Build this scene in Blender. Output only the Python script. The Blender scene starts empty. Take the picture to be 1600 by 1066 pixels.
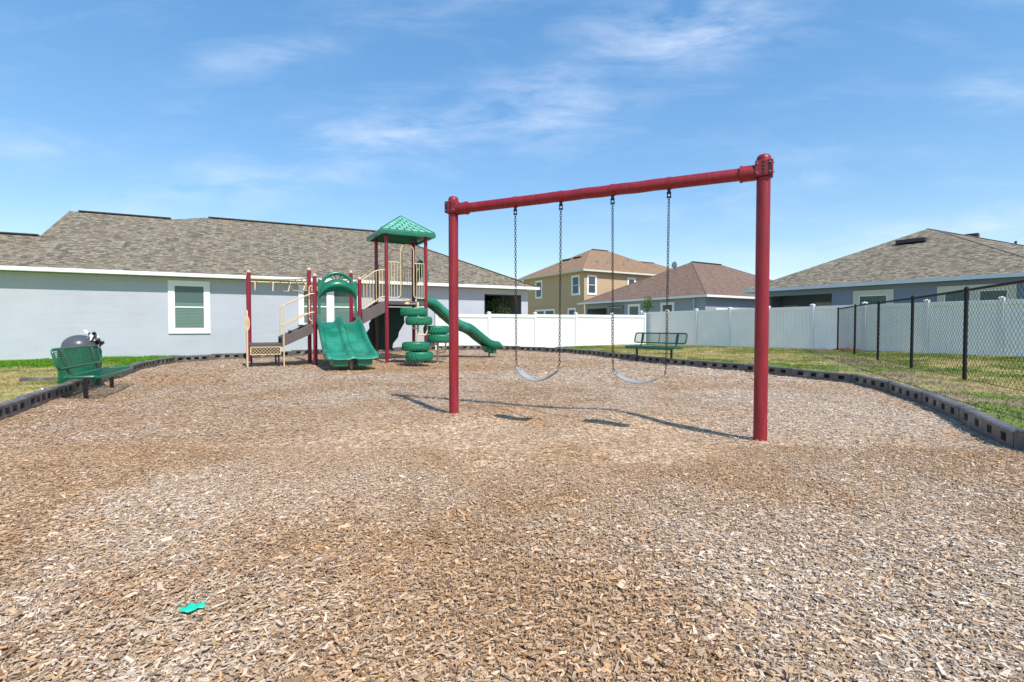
import bpy, math, random
import numpy as np
from mathutils import Vector, Matrix
random.seed(7); rng = np.random.default_rng(7)
S = bpy.context.scene
COL = S.collection
R = math.radians

# ---------------------------------------------------------------- camera
cam = bpy.data.objects.new('camera', bpy.data.cameras.new('camera'))
COL.objects.link(cam); S.camera = cam
cam.location = (0, 0, 1.0)
cam.rotation_euler = (R(90 - 1.532), 0, 0)
cam.data.sensor_width = 36; cam.data.lens = 36 * 785 / 1600
cam.data.clip_start = .05; cam.data.clip_end = 3000
S.render.resolution_x, S.render.resolution_y = 1024, 682

# ---------------------------------------------------------------- light
SUN = Vector((1.1, -1.73, 2.5)).normalized()
SKY_STRENGTH = .15
elev = math.asin(SUN.z); azim = math.atan2(SUN.x, SUN.y)
sun = bpy.data.objects.new('sun', bpy.data.lights.new('sun', 'SUN'))
COL.objects.link(sun)
sun.data.energy = 3.6; sun.data.angle = R(.5); sun.data.color = (1, .95, .87)
sun.rotation_euler = SUN.to_track_quat('Z', 'Y').to_euler()
S.view_settings.view_transform = 'Standard'; S.view_settings.look = 'None'
S.view_settings.exposure = .50; S.view_settings.gamma = 1

def world():
    w = bpy.data.worlds.new('World'); S.world = w; w.use_nodes = True
    N = w.node_tree.nodes; L = w.node_tree.links; N.clear()
    def n(t, **k):
        o = N.new(t)
        for a, b in k.items(): setattr(o, a, b)
        return o
    def mth(op, a, b=None, clamp=False):
        m = n('ShaderNodeMath', operation=op); m.use_clamp = clamp
        for i, v in enumerate((a, b)):
            if v is None: continue
            if isinstance(v, (int, float)): m.inputs[i].default_value = v
            else: L.new(v, m.inputs[i])
        return m.outputs[0]
    out = n('ShaderNodeOutputWorld'); bg = n('ShaderNodeBackground')
    sky = n('ShaderNodeTexSky', sky_type='NISHITA'); sky.sun_disc = False
    sky.sun_elevation = elev; sky.sun_rotation = azim
    sky.air_density = 1.0; sky.dust_density = .25; sky.ozone_density = 1.6; sky.altitude = 0
    hs = n('ShaderNodeHueSaturation'); hs.inputs['Saturation'].default_value = 1.74; hs.inputs['Hue'].default_value = .503; hs.inputs['Value'].default_value = 1.84
    gm = n('ShaderNodeGamma'); gm.inputs[1].default_value = .56; L.new(sky.outputs[0], gm.inputs[0]); L.new(gm.outputs[0], hs.inputs['Color'])
    tc = n('ShaderNodeTexCoord'); sp = n('ShaderNodeSeparateXYZ'); L.new(tc.outputs['Generated'], sp.inputs[0])
    ya = mth('ADD', mth('ABSOLUTE', sp.outputs[1]), .05)
    qx = mth('DIVIDE', sp.outputs[0], ya); qz = mth('DIVIDE', sp.outputs[2], ya)
    q = n('ShaderNodeCombineXYZ'); L.new(qx, q.inputs[0]); L.new(qz, q.inputs[1])
    total = None
    # wisps: centre, half-lengths, tilt, weight
    for cx, cy, rx, ry, a, wt in ((-.20, .36, .50, .11, 13, .85), (.33, .55, .30, .13, 8, 1.0), (.06, .41, .26, .12, 8, .9),
                                  (-.56, .26, .40, .08, 12, .75), (.80, .17, .55, .055, 8, 1.0), (-.45, .50, .30, .05, 8, .45),
                                  (-.92, .33, .25, .06, -8, .45), (.88, .43, .12, .06, 5, .5), (.45, .26, .40, .08, 14, .4),
                                  (-1.0, .13, .5, .05, 4, .5), (-.05, .62, .4, .08, 10, .35), (.95, .62, .4, .06, -5, .4)):
        mp = n('ShaderNodeMapping', vector_type='TEXTURE')
        mp.inputs['Location'].default_value = (cx, cy, 0); mp.inputs['Rotation'].default_value = (0, 0, R(a))
        mp.inputs['Scale'].default_value = (rx, ry, 1)
        L.new(q.outputs[0], mp.inputs[0])
        g = n('ShaderNodeTexGradient', gradient_type='QUADRATIC_SPHERE'); L.new(mp.outputs[0], g.inputs[0])
        g2 = mth('MULTIPLY', mth('POWER', g.outputs['Fac'], .6), wt)
        total = g2 if total is None else mth('MAXIMUM', total, g2)
    def noise(scale, rot, sx, sy, det, dist):
        mp = n('ShaderNodeMapping'); mp.inputs['Rotation'].default_value = (0, 0, R(rot)); mp.inputs['Scale'].default_value = (sx, sy, 1)
        L.new(q.outputs[0], mp.inputs[0])
        t = n('ShaderNodeTexNoise'); t.inputs['Scale'].default_value = scale; t.inputs['Detail'].default_value = det
        t.inputs['Roughness'].default_value = .62; t.inputs['Distortion'].default_value = dist
        L.new(mp.outputs[0], t.inputs[0]); return t.outputs['Fac']
    a = noise(2.6, -18, 1.6, 6, 9, .5); b = noise(8, 12, 1, 3.2, 8, .3)
    s = mth('ADD', mth('MULTIPLY', a, .62), mth('MULTIPLY', b, .38))
    s = mth('MULTIPLY', mth('SUBTRACT', s, .40), 4.2, True)
    m = mth('MULTIPLY', s, total)
    base = mth('MULTIPLY', mth('SUBTRACT', a, .5), .35, True)
    m = mth('ADD', mth('MULTIPLY', m, .60), base, True)
    # clouds only above the horizon
    mix = n('ShaderNodeMix', data_type='RGBA'); L.new(m, mix.inputs['Factor']); L.new(hs.outputs[0], mix.inputs['A'])
    mix.inputs['B'].default_value = (4.5, 5.0, 5.9, 1)
    L.new(mix.outputs['Result'], bg.inputs[0]); bg.inputs[1].default_value = SKY_STRENGTH
    L.new(bg.outputs[0], out.inputs[0])
world()

# ---------------------------------------------------------------- materials
class NT:
    def __init__(s, name):
        s.m = bpy.data.materials.new(name); s.m.use_nodes = True
        s.N = s.m.node_tree.nodes; s.L = s.m.node_tree.links
        s.p = s.N['Principled BSDF']; s.out = s.N['Material Output']
    def n(s, t, **k):
        o = s.N.new(t)
        for a, b in k.items(): setattr(o, a, b)
        return o
    def set(s, sock, v):
        if hasattr(v, 'is_output'): s.L.new(v, sock)
        else: sock.default_value = v
    def co(s, kind='Object', scale=(1, 1, 1)):
        t = s.n('ShaderNodeTexCoord'); m = s.n('ShaderNodeMapping'); m.inputs['Scale'].default_value = scale
        s.L.new(t.outputs[kind], m.inputs[0]); return m.outputs[0]
    def noise(s, co, scale, det=4, rough=.55, dist=0):
        t = s.n('ShaderNodeTexNoise'); s.L.new(co, t.inputs['Vector'])
        t.inputs['Scale'].default_value = scale; t.inputs['Detail'].default_value = det
        t.inputs['Roughness'].default_value = rough; t.inputs['Distortion'].default_value = dist
        return t.outputs['Fac']
    def ramp(s, f, stops):
        r = s.n('ShaderNodeValToRGB'); e = r.color_ramp.elements
        e[0].position = stops[0][0]; e[0].color = (*stops[0][1], 1)
        e[1].position = stops[-1][0]; e[1].color = (*stops[-1][1], 1)
        for p, c in stops[1:-1]:
            x = e.new(p); x.color = (*c, 1)
        s.L.new(f, r.inputs[0]); return r.outputs[0]
    def mix(s, f, a, b, mode='MIX'):
        m = s.n('ShaderNodeMix', data_type='RGBA', blend_type=mode)
        s.set(m.inputs['Factor'], f)
        for k, v in (('A', a), ('B', b)):
            s.set(m.inputs[k], v if hasattr(v, 'is_output') else (*v, 1))
        return m.outputs['Result']
    def math(s, op, a, b=0.0, clamp=False):
        m = s.n('ShaderNodeMath', operation=op); m.use_clamp = clamp
        s.set(m.inputs[0], a); s.set(m.inputs[1], b); return m.outputs[0]
    def bump(s, h, strength=.3, dist=.01):
        b = s.n('ShaderNodeBump'); b.inputs['Strength'].default_value = strength; b.inputs['Distance'].default_value = dist
        s.L.new(h, b.inputs['Height']); s.L.new(b.outputs[0], s.p.inputs['Normal'])

def g3(v): return (v, v, v)
def mat_simple(name, col, rough=.5, var=.12, nscale=6, bump=.0, bscale=60, metal=0, spec=.5, dirt_or_sheen=None, co='Object', bdist=.002, coat=0):
    t = NT(name); c = t.co(co)
    f = t.noise(c, nscale, 5)
    lo = tuple(x * (1 - var) for x in col); hi = tuple(min(1, x * (1 + var)) for x in col)
    colr = t.ramp(f, [(.3, lo), (.7, hi)])
    if dirt_or_sheen:
        f2 = t.noise(c, dirt_or_sheen[1], 6, .7)
        fm = t.ramp(f2, [(dirt_or_sheen[2], (0, 0, 0)), (dirt_or_sheen[2] + .12, (1, 1, 1))])
        colr = t.mix(fm, colr, dirt_or_sheen[0])
    t.set(t.p.inputs['Base Color'], colr)
    t.p.inputs['Roughness'].default_value = rough; t.p.inputs['Metallic'].default_value = metal
    t.p.inputs['Specular IOR Level'].default_value = spec
    if coat: t.p.inputs['Coat Weight'].default_value = coat
    if bump: t.bump(t.noise(c, bscale, 4), bump, bdist)
    return t.m

def mat_paint(name, col, chip=(.5, .42, .40), lo=.66):
    t = NT(name); c = t.co('Object')
    base = t.ramp(t.noise(c, 5, 5), [(.3, tuple(x * .86 for x in col)), (.7, tuple(x * 1.12 for x in col))])
    st_ = t.noise(t.co('Object', (9, 9, .7)), 3, 5, .65); base = t.mix(t.ramp(st_, [(.5, (0, 0, 0)), (.75, (.55, .55, .55))]), base, (.36, .05, .06))
    f = t.noise(c, 34, 6, .7)
    spots = t.ramp(f, [(lo, (0, 0, 0)), (lo + .03, (1, 1, 1))])
    t.set(t.p.inputs['Base Color'], t.mix(spots, base, chip))
    t.set(t.p.inputs['Roughness'], t.ramp(t.noise(c, 12, 4), [(.3, g3(.38)), (.7, g3(.58))]))
    t.bump(f, .12, .002)
    return t.m

def mat_shingle(name, dark, mid, light, warm):
    t = NT(name); u = t.n('ShaderNodeUVMap'); u.uv_map = 'UVMap'; uv = u.outputs[0]
    br = t.n('ShaderNodeTexBrick'); t.L.new(uv, br.inputs['Vector'])
    br.inputs['Scale'].default_value = 1; br.offset = .37; br.offset_frequency = 3; br.squash = 1.35; br.squash_frequency = 3
    br.inputs['Brick Width'].default_value = .14; br.inputs['Row Height'].default_value = .095
    br.inputs['Mortar Size'].default_value = .006; br.inputs['Bias'].default_value = 0
    br.inputs['Color1'].default_value = (0, 0, 0, 1); br.inputs['Color2'].default_value = (1, 1, 1, 1); br.inputs['Mortar'].default_value = (.2, .2, .2, 1)
    c = t.ramp(br.outputs['Color'], [(.05, dark), (.4, mid), (.62, warm), (.95, light)])
    mid_ = t.noise(uv, 9, 4, .6); c = t.mix(.55, c, t.ramp(mid_, [(.32, g3(.55)), (.68, g3(1.45))]), 'MULTIPLY')
    big = t.noise(uv, .7, 4); c = t.mix(t.ramp(big, [(.35, (0, 0, 0)), (.7, (.35, .35, .35))]), c, warm)
    fine = t.noise(uv, 60, 3, .7)
    c = t.mix(.55, c, t.ramp(fine, [(.3, g3(.45)), (.7, g3(1.4))]), 'MULTIPLY')
    # drip edge line at the butt of each course
    sep = t.n('ShaderNodeSeparateXYZ'); t.L.new(uv, sep.inputs[0])
    fr = t.math('FRACT', t.math('DIVIDE', sep.outputs[1], .095))
    t.set(t.p.inputs['Base Color'], c); t.p.inputs['Roughness'].default_value = .92
    h = t.math('ADD', t.math('SUBTRACT', 1.0, fr), t.math('MULTIPLY', br.outputs['Fac'], -.6))
    h = t.math('ADD', h, t.math('MULTIPLY', br.outputs['Color'], .6))
    t.bump(h, .7, .012)
    return t.m

def mat_stucco(name, col, stain=.9):
    t = NT(name); c = t.co('Object')
    a = t.ramp(t.noise(c, .8, 5), [(.3, tuple(x * .93 for x in col)), (.7, tuple(x * 1.05 for x in col))])
    mp = t.co('Object', (.6, .6, 9))
    a = t.mix(t.ramp(t.noise(mp, 1.3, 5, .7), [(.42, (0, 0, 0)), (.75, (.5, .5, .5))]), a, tuple(min(1, x * 1.15) for x in col))
    t.set(t.p.inputs['Base Color'], a); t.p.inputs['Roughness'].default_value = .93
    t.p.inputs['Specular IOR Level'].default_value = .25
    n = t.math('ADD', t.noise(c, 75, 5, .7), t.math('MULTIPLY', t.noise(c, 16, 3), .6))
    t.bump(n, .8, .01)
    return t.m

def mat_tint(name, rough=.85, bump=0, trans=0):
    t = NT(name); a = t.n('ShaderNodeAttribute'); a.attribute_name = 'tint'
    c = t.co('Object')
    col = t.mix(.5, a.outputs['Color'], t.ramp(t.noise(c, 90, 3), [(.3, g3(.6)), (.7, g3(1.35))]), 'MULTIPLY')
    t.set(t.p.inputs['Base Color'], col); t.p.inputs['Roughness'].default_value = rough
    t.p.inputs['Specular IOR Level'].default_value = .25
    if bump: t.bump(t.noise(t.co('Object', (1, 1, 1)), 140, 4), bump, .003)
    if trans:
        tr = t.n('ShaderNodeBsdfTranslucent'); t.L.new(a.outputs['Color'], tr.inputs[0])
        mx = t.n('ShaderNodeMixShader'); mx.inputs[0].default_value = trans
        t.L.new(t.p.outputs[0], mx.inputs[1]); t.L.new(tr.outputs[0], mx.inputs[2]); t.L.new(mx.outputs[0], t.out.inputs[0])
    return t.m

def mat_mulch():
    t = NT('mulch'); a = t.n('ShaderNodeAttribute'); a.attribute_name = 'tint'
    c = t.co('Object')
    ds = t.n('ShaderNodeTexNoise'); t.L.new(c, ds.inputs['Vector']); ds.inputs['Scale'].default_value = 22
    wv = t.n('ShaderNodeMix', data_type='RGBA', blend_type='LINEAR_LIGHT'); wv.inputs['Factor'].default_value = .05
    t.L.new(c, wv.inputs['A']); t.L.new(ds.outputs['Color'], wv.inputs['B'])
    cols = []
    for sc, ang in (((26, 75, 1), 20), ((80, 24, 1), -35), ((40, 46, 1), 75)):
        m = t.n('ShaderNodeMapping'); m.inputs['Scale'].default_value = sc; m.inputs['Rotation'].default_value = (0, 0, R(ang))
        t.L.new(wv.outputs['Result'], m.inputs[0])
        v = t.n('ShaderNodeTexVoronoi'); v.voronoi_dimensions = '2D'; v.inputs['Scale'].default_value = 1
        t.L.new(m.outputs[0], v.inputs['Vector']); cols.append(v)
    f = t.noise(c, 18, 2)
    sel = t.ramp(f, [(.46, (0, 0, 0)), (.5, (1, 1, 1))])
    x = t.mix(sel, cols[0].outputs['Color'], cols[1].outputs['Color'])
    sel2 = t.ramp(t.noise(c, 25, 2), [(.55, (0, 0, 0)), (.6, (1, 1, 1))])
    x = t.mix(sel2, x, cols[2].outputs['Color'])
    sp = t.n('ShaderNodeSeparateColor'); t.L.new(x, sp.inputs[0])
    tone = t.ramp(sp.outputs[0], [(0, g3(.22)), (.3, (.66, .60, .55)), (.65, g3(1.0)), (1, (1.62, 1.66, 1.72))])
    col = t.mix(1.0, a.outputs['Color'], tone, 'MULTIPLY')
    t.set(t.p.inputs['Base Color'], col); t.p.inputs['Roughness'].default_value = .95; t.p.inputs['Specular IOR Level'].default_value = .2
    t.bump(sp.outputs[0], .8, .02)
    return t.m

def mat_glass(name, tint=(.55, .75, .72), through=.45):
    t = NT(name)
    t.p.inputs['Base Color'].default_value = (*[x * .25 for x in tint], 1)
    t.p.inputs['Roughness'].default_value = .06; t.p.inputs['Specular IOR Level'].default_value = .9
    tr = t.n('ShaderNodeBsdfTransparent'); tr.inputs[0].default_value = (*tint, 1)
    mx = t.n('ShaderNodeMixShader'); mx.inputs[0].default_value = through
    t.L.new(t.p.outputs[0], mx.inputs[1]); t.L.new(tr.outputs[0], mx.inputs[2]); t.L.new(mx.outputs[0], t.out.inputs[0])
    return t.m

M = dict(
    red=mat_paint('red_powder_coat', (.245, .009, .020), lo=.70),
    post=mat_simple('maroon_post', (.24, .012, .032), .38, .1, 4),
    cream=mat_simple('cream_tube', (.66, .50, .30), .42, .06, 4),
    tan_cap=mat_simple('tan_cap', (.70, .42, .27), .6),
    green=mat_simple('green_plastic', (.007, .16, .09), .3, .14, 3, spec=.6),
    green_dk=mat_simple('dark_green_plastic', (.004, .045, .03), .6, .2, 3, .3, 14, bdist=.01),
    slide=mat_simple('moulded_slide_plastic', (.008, .155, .088), .25, .1, 1.5, spec=.6, dirt_or_sheen=((.03, .25, .16), 1.2, .46)),  # lighter green patches put the sky's reflection into the slide colour
    tyre=mat_simple('green_rubber', (.009, .165, .085), .5, .12, 8, .15, 60),
    deck=mat_simple('brown_deck_coating', (.085, .065, .062), .6, .15, 5, .2, 60),
    step=mat_simple('step_side', (.12, .092, .088), .55, .1, 4),
    dark=mat_simple('black_metal', (.014, .014, .016), .45, .2, 8),
    chain=mat_simple('rusty_chain', (.045, .04, .04), .5, .3, 14, metal=.6, dirt_or_sheen=((.17, .065, .03), 5, .5)),
    steel=mat_simple('galvanised', (.35, .36, .38), .4, .2, 12, metal=.8),
    belt=mat_simple('grey_belt', (.33, .33, .32), .5, .2, 14, .2, 60),
    belt_edge=mat_simple('belt_edge', (.10, .085, .075), .7),
    bench=mat_simple('green_vinyl_coating', (.006, .125, .062), .32, .1, 6, spec=.6),
    bench_dk=mat_simple('dark_green_vinyl_coating', (.006, .10, .058), .35, .1, 6, spec=.6),
    border=mat_simple('black_border_plastic', (.105, .098, .096), .5, .3, 3, .25, 50, dirt_or_sheen=((.24, .205, .17), 5, .52)),
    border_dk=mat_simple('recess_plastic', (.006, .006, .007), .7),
    vinyl=mat_simple('white_vinyl', (.76, .76, .76), .38, .03, 2, spec=.4),
    vinyl_sh=mat_simple('weathered_shade_vinyl', (.88, .86, .83), .5, .05, 1.5, dirt_or_sheen=((.55, .56, .54), 1.6, .66)),  # whiter, warmer base makes up for shade on these fences; grey patches are weathering
    stucco=mat_stucco('grey_stucco', (.475, .49, .545)),
    stucco_b=mat_stucco('blue_grey_stucco', (.215, .27, .35)),
    stucco_t=mat_stucco('tan_stucco', (.50, .37, .235)),
    stucco_g=mat_stucco('pale_grey_stucco', (.33, .36, .43)),
    trim=mat_simple('white_trim', (.86, .87, .87), .6, .03, 3),
    trim_b=mat_simple('pale_blue_fascia', (.52, .60, .66), .5, .04, 3),
    trim_c=mat_simple('cream_trim', (.62, .62, .53), .6, .04, 3),
    shingle=mat_shingle('grey_shingle', (.095, .077, .053), (.19, .157, .110), (.33, .285, .21), (.24, .195, .13)),
    shingle_br=mat_shingle('brown_shingle', (.14, .085, .06), (.21, .135, .098), (.27, .18, .13), (.24, .14, .09)),
    shingle_tan=mat_shingle('tan_shingle', (.21, .125, .07), (.29, .185, .11), (.36, .24, .15), (.33, .19, .105)),
    shingle_cap=mat_simple('grey_shingle_cap', (.19, .155, .125), .9, .3, 9, .4, 60), shingle_br_cap=mat_simple('brown_shingle_cap', (.17, .11, .085), .9, .25, 9), shingle_tan_cap=mat_simple('tan_shingle_cap', (.36, .22, .13), .9, .2, 9),
    roof_tile=mat_simple('sky_sheen_green_tile', (.20, .48, .36), .3, .22, 5, spec=.6),  # paler than the roof green: sky gloss painted into the tile colour
    ridge=mat_simple('ridge_vent', (.05, .04, .045), .7),
    glass=mat_glass('window_glass', (.66, .84, .80), .62),
    glass_dk=mat_glass('dark_window_glass', (.45, .62, .66), .45),
    blind=mat_simple('blind_slat', (.60, .68, .64), .6, .04),
    room=mat_simple('dim_room', (.085, .17, .17), .8),
    black=mat_simple('dark_interior', (.015, .016, .018), .9),
    dome=mat_simple('grey_dome_plastic', (.085, .088, .097), .3, .1, 5),
    bag_w=mat_simple('white_bag', (.75, .75, .8), .4),
    bag_k=mat_simple('black_bag', (.015, .017, .02), .3),
    litter=mat_simple('green_litter', (.02, .60, .38), .4, .12, 20, .3, 90),
    mulch=mat_mulch(), chip=mat_tint('wood_chip', .85, .3), grass=mat_tint('grass_blade', .7, 0, .35),
    lawn=mat_tint('lawn', .95, .8), leaf=mat_tint('leaf', .6, 0, .3),
    bark=mat_simple('bark', (.12, .085, .06), .9, .2, 9, .6, 30, bdist=.01),
    rust=mat_simple('rusty_post', (.23, .16, .12), .7, .2, 9),
    post_m=mat_simple('black_coated_post', (.004, .004, .005), .8, spec=.2, var=.2, nscale=5) if 0 else mat_simple('black_coated_post', (.005, .005, .006), .75, .2, 5),
)

# ---------------------------------------------------------------- mesh builder
class MB:
    def __init__(s): s.v = []; s.f = []; s.uv = {}
    def add(s, vs, fs):
        o = len(s.v); s.v += [tuple(p) for p in vs]; s.f += [tuple(i + o for i in f) for f in fs]; return s
    def box(s, x0, x1, y0, y1, z0, z1):
        return s.add([(x0, y0, z0), (x1, y0, z0), (x1, y1, z0), (x0, y1, z0), (x0, y0, z1), (x1, y0, z1), (x1, y1, z1), (x0, y1, z1)],
                     [(0, 3, 2, 1), (4, 5, 6, 7), (0, 1, 5, 4), (1, 2, 6, 5), (2, 3, 7, 6), (3, 0, 4, 7)])
    def bar(s, p, q, w, h, up=(0, 0, 1)):      # rectangular bar from p to q
        p = Vector(p); q = Vector(q); d = (q - p).normalized(); u = Vector(up)
        a = d.cross(u)
        if a.length < 1e-4: a = Vector((1, 0, 0))
        a.normalize(); b = a.cross(d).normalized()
        vs = [c + a * i * w / 2 + b * j * h / 2 for c in (p, q) for i, j in ((-1, -1), (1, -1), (1, 1), (-1, 1))]
        return s.add(vs, [(0, 1, 2, 3), (7, 6, 5, 4), (0, 4, 5, 1), (1, 5, 6, 2), (2, 6, 7, 3), (3, 7, 4, 0)])
    def tube(s, pts, r, n=10, closed=False, caps=True):
        pts = [Vector(p) for p in pts]; m = len(pts); rs = r if isinstance(r, (list, tuple)) else [r] * m
        T = []
        for i in range(m):
            a = pts[(i - 1) % m] if (i or closed) else pts[0]; b = pts[(i + 1) % m] if (i < m - 1 or closed) else pts[-1]
            t = (b - a); T.append(t.normalized() if t.length > 1e-9 else Vector((0, 0, 1)))
        up = Vector((0, 0, 1)) if abs(T[0].z) < .9 else Vector((1, 0, 0))
        nrm = (up - T[0] * up.dot(T[0])).normalized(); vs = []
        for i in range(m):
            nrm = (nrm - T[i] * nrm.dot(T[i]))
            if nrm.length < 1e-6: nrm = T[i].orthogonal()
            nrm.normalize(); bn = T[i].cross(nrm)
            for k in range(n):
                a = 2 * math.pi * k / n; vs.append(pts[i] + (nrm * math.cos(a) + bn * math.sin(a)) * rs[i])
        fs = []
        for i in range(m if closed else m - 1):
            j = (i + 1) % m
            for k in range(n): fs.append((i * n + k, i * n + (k + 1) % n, j * n + (k + 1) % n, j * n + k))
        if caps and not closed: fs += [tuple(range(n - 1, -1, -1)), tuple((m - 1) * n + k for k in range(n))]
        return s.add(vs, fs)
    def lathe(s, prof, c=(0, 0, 0), n=20, caps=True):      # prof: (radius, z)
        vs = []; fs = []; m = len(prof)
        for r, z in prof:
            for k in range(n):
                a = 2 * math.pi * k / n; vs.append((c[0] + r * math.cos(a), c[1] + r * math.sin(a), c[2] + z))
        for i in range(m - 1):
            for k in range(n): fs.append((i * n + k, i * n + (k + 1) % n, (i + 1) * n + (k + 1) % n, (i + 1) * n + k))
        if caps: fs += [tuple(range(n - 1, -1, -1)), tuple((m - 1) * n + k for k in range(n))]
        return s.add(vs, fs)
    def prism(s, poly, y0, y1):      # poly in (x,z), extruded along y
        n = len(poly); vs = [(x, y0, z) for x, z in poly] + [(x, y1, z) for x, z in poly]
        return s.add(vs, [tuple(range(n)), tuple(range(2 * n - 1, n - 1, -1))] + [(i, i + n, (i + 1) % n + n, (i + 1) % n) for i in range(n)])
    def grid(s, P):                  # P[i][j] points
        h = len(P); w = len(P[0]); vs = [p for r in P for p in r]
        return s.add(vs, [(i * w + j, i * w + j + 1, (i + 1) * w + j + 1, (i + 1) * w + j) for i in range(h - 1) for j in range(w - 1)])
    def islands(s):
        par = list(range(len(s.v)))
        def find(a):
            while par[a] != a: par[a] = par[par[a]]; a = par[a]
            return a
        for f in s.f:
            r0 = find(f[0])
            for i in f[1:]: par[find(i)] = r0
        grp = {}
        for f in s.f: grp.setdefault(find(f[0]), []).append(f)
        out = []
        for fs in grp.values():
            used = sorted({i for f in fs for i in f}); mp = {i: k for k, i in enumerate(used)}
            m = MB(); m.v = [s.v[i] for i in used]; m.f = [tuple(mp[i] for i in f) for f in fs]; out.append(m)
        return out
    def build_each(s, name, mat, parent=None, T=None, **k):      # every loose piece becomes an object of its own
        r = None
        for m in s.islands():
            o = m.build(name, mat, parent, **k); r = r or o
            if T is not None: o.matrix_local = T
        return r
    def build(s, name, mat, parent=None, smooth=True, bevel=0, solid=0, angle=35, loc=None):
        me = bpy.data.meshes.new(name); me.from_pydata([tuple(v) for v in s.v], [], s.f)
        if s.uv:
            uvl = me.uv_layers.new(name='UVMap')
            for p in me.polygons:
                if p.index in s.uv:
                    for li, uvv in zip(p.loop_indices, s.uv[p.index]): uvl.data[li].uv = uvv
        me.materials.append(M[mat] if isinstance(mat, str) else mat)
        if smooth:
            me.polygons.foreach_set('use_smooth', [True] * len(me.polygons)); me.set_sharp_from_angle(angle=R(angle))
        o = bpy.data.objects.new(name, me); COL.objects.link(o)
        if parent: o.parent = parent
        if loc: o.location = loc
        if solid:
            m = o.modifiers.new('solid', 'SOLIDIFY'); m.thickness = solid; m.offset = 0
        if bevel:
            m = o.modifiers.new('bevel', 'BEVEL'); m.width = bevel; m.segments = 2; m.limit_method = 'ANGLE'; m.angle_limit = R(40)
        return o

def tag(o, label=None, cat=None, group=None, kind=None):
    if label: o['label'] = label
    if cat: o['category'] = cat
    if group: o['group'] = group
    if kind: o['kind'] = kind
    return o
def empty(name, loc, rz, label, cat, group=None):
    o = bpy.data.objects.new(name, None); COL.objects.link(o); o.location = loc; o.rotation_euler = (0, 0, rz)
    o.empty_display_size = .3
    return tag(o, label, cat, group)
def copy_tree(o, parent=None):
    c = o.copy(); COL.objects.link(c); c.parent = parent
    for ch in list(o.children): copy_tree(ch, c)
    return c
def arc(cx, cy, r, a0, a1, n, ry=None):
    ry = ry or r
    return [(cx + r * math.cos(R(a0 + (a1 - a0) * i / n)), cy + ry * math.sin(R(a0 + (a1 - a0) * i / n))) for i in range(n + 1)]
def round_path(pts, r, n=4):   # fillet a 3D polyline
    pts = [Vector(p) for p in pts]; out = [pts[0]]
    for a, b, c in zip(pts, pts[1:], pts[2:]):
        d1 = (a - b); d2 = (c - b); rr = min(r, d1.length * .49, d2.length * .49)
        p = b + d1.normalized() * rr; q = b + d2.normalized() * rr
        for i in range(n + 1):
            t = i / n; out.append(p * (1 - t) ** 2 + b * 2 * t * (1 - t) + q * t * t)
    out.append(pts[-1]); return out

# ---------------------------------------------------------------- ground
LAT = rng.random((256, 256))
def vnoise(x, y, sc, seed=0, octv=3):
    tot = 0; amp = 1; s = 0
    for o in range(octv):
        X = x * sc + seed * 17.3 + o * 5.1; Y = y * sc + seed * 7.7 + o * 9.3
        xi = np.floor(X).astype(int); yi = np.floor(Y).astype(int); fx = X - xi; fy = Y - yi
        fx = fx * fx * (3 - 2 * fx); fy = fy * fy * (3 - 2 * fy)
        g = lambda a, b: LAT[a % 256, b % 256]
        v = (g(xi, yi) * (1 - fx) + g(xi + 1, yi) * fx) * (1 - fy) + (g(xi, yi + 1) * (1 - fx) + g(xi + 1, yi + 1) * fx) * fy
        tot = tot + v * amp; s += amp; amp *= .5; sc *= 2.1
    return tot / s
# inner foot of the plastic border, clockwise from behind the camera on the right round to the left
RIGHT = [(3.75, 1.6), (3.95, 2.9), (4.07, 4.05), (4.80, 5.37), (5.42, 6.62), (5.90, 7.85), (6.19, 9.13), (5.76, 10.33), (5.27, 11.45), (4.65, 12.55),
         (4.10, 13.70), (3.55, 14.8), (3.0, 15.95), (2.55, 17.1), (2.05, 18.2), (1.2, 19.15), (.25, 19.85), (-.9, 20.25), (-2.1, 20.2), (-3.3, 19.75)]
LEFT = [(-4.35, 19.1), (-5.4, 18.3), (-6.35, 17.35), (-7.2, 16.45), (-8.0, 15.45), (-8.95, 14.9), (-9.5, 14.1), (-9.2, 12.95), (-8.85, 12.0),
        (-8.34, 11.06), (-7.75, 9.85), (-7.22, 8.72), (-6.78, 7.75), (-6.32, 6.9), (-5.9, 6.1), (-5.45, 5.25), (-5.0, 4.1), (-4.6, 2.9), (-4.0, 1.8)]
POLY = np.array(RIGHT + LEFT + [(-3, -6), (3, -6)])
def sdist(x, y):                # >0 outside the mulch bed
    P = np.stack([x, y], -1); d = np.full(x.shape, 1e9); inside = np.zeros(x.shape, bool)
    n = len(POLY)
    for i in range(n):
        a = POLY[i]; b = POLY[(i + 1) % n]; ab = b - a
        t = np.clip(((P - a) @ ab) / (ab @ ab), 0, 1); q = a + t[..., None] * ab
        d = np.minimum(d, np.hypot(P[..., 0] - q[..., 0], P[..., 1] - q[..., 1]))
        c = ((a[1] > y) != (b[1] > y)) & (x < (b[0] - a[0]) * (y - a[1]) / (b[1] - a[1] + 1e-12) + a[0]); inside ^= c
    return np.where(inside, -d, d)
def ss(x, a, b):
    t = np.clip((x - a) / (b - a), 0, 1); return t * t * (3 - 2 * t)
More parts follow.
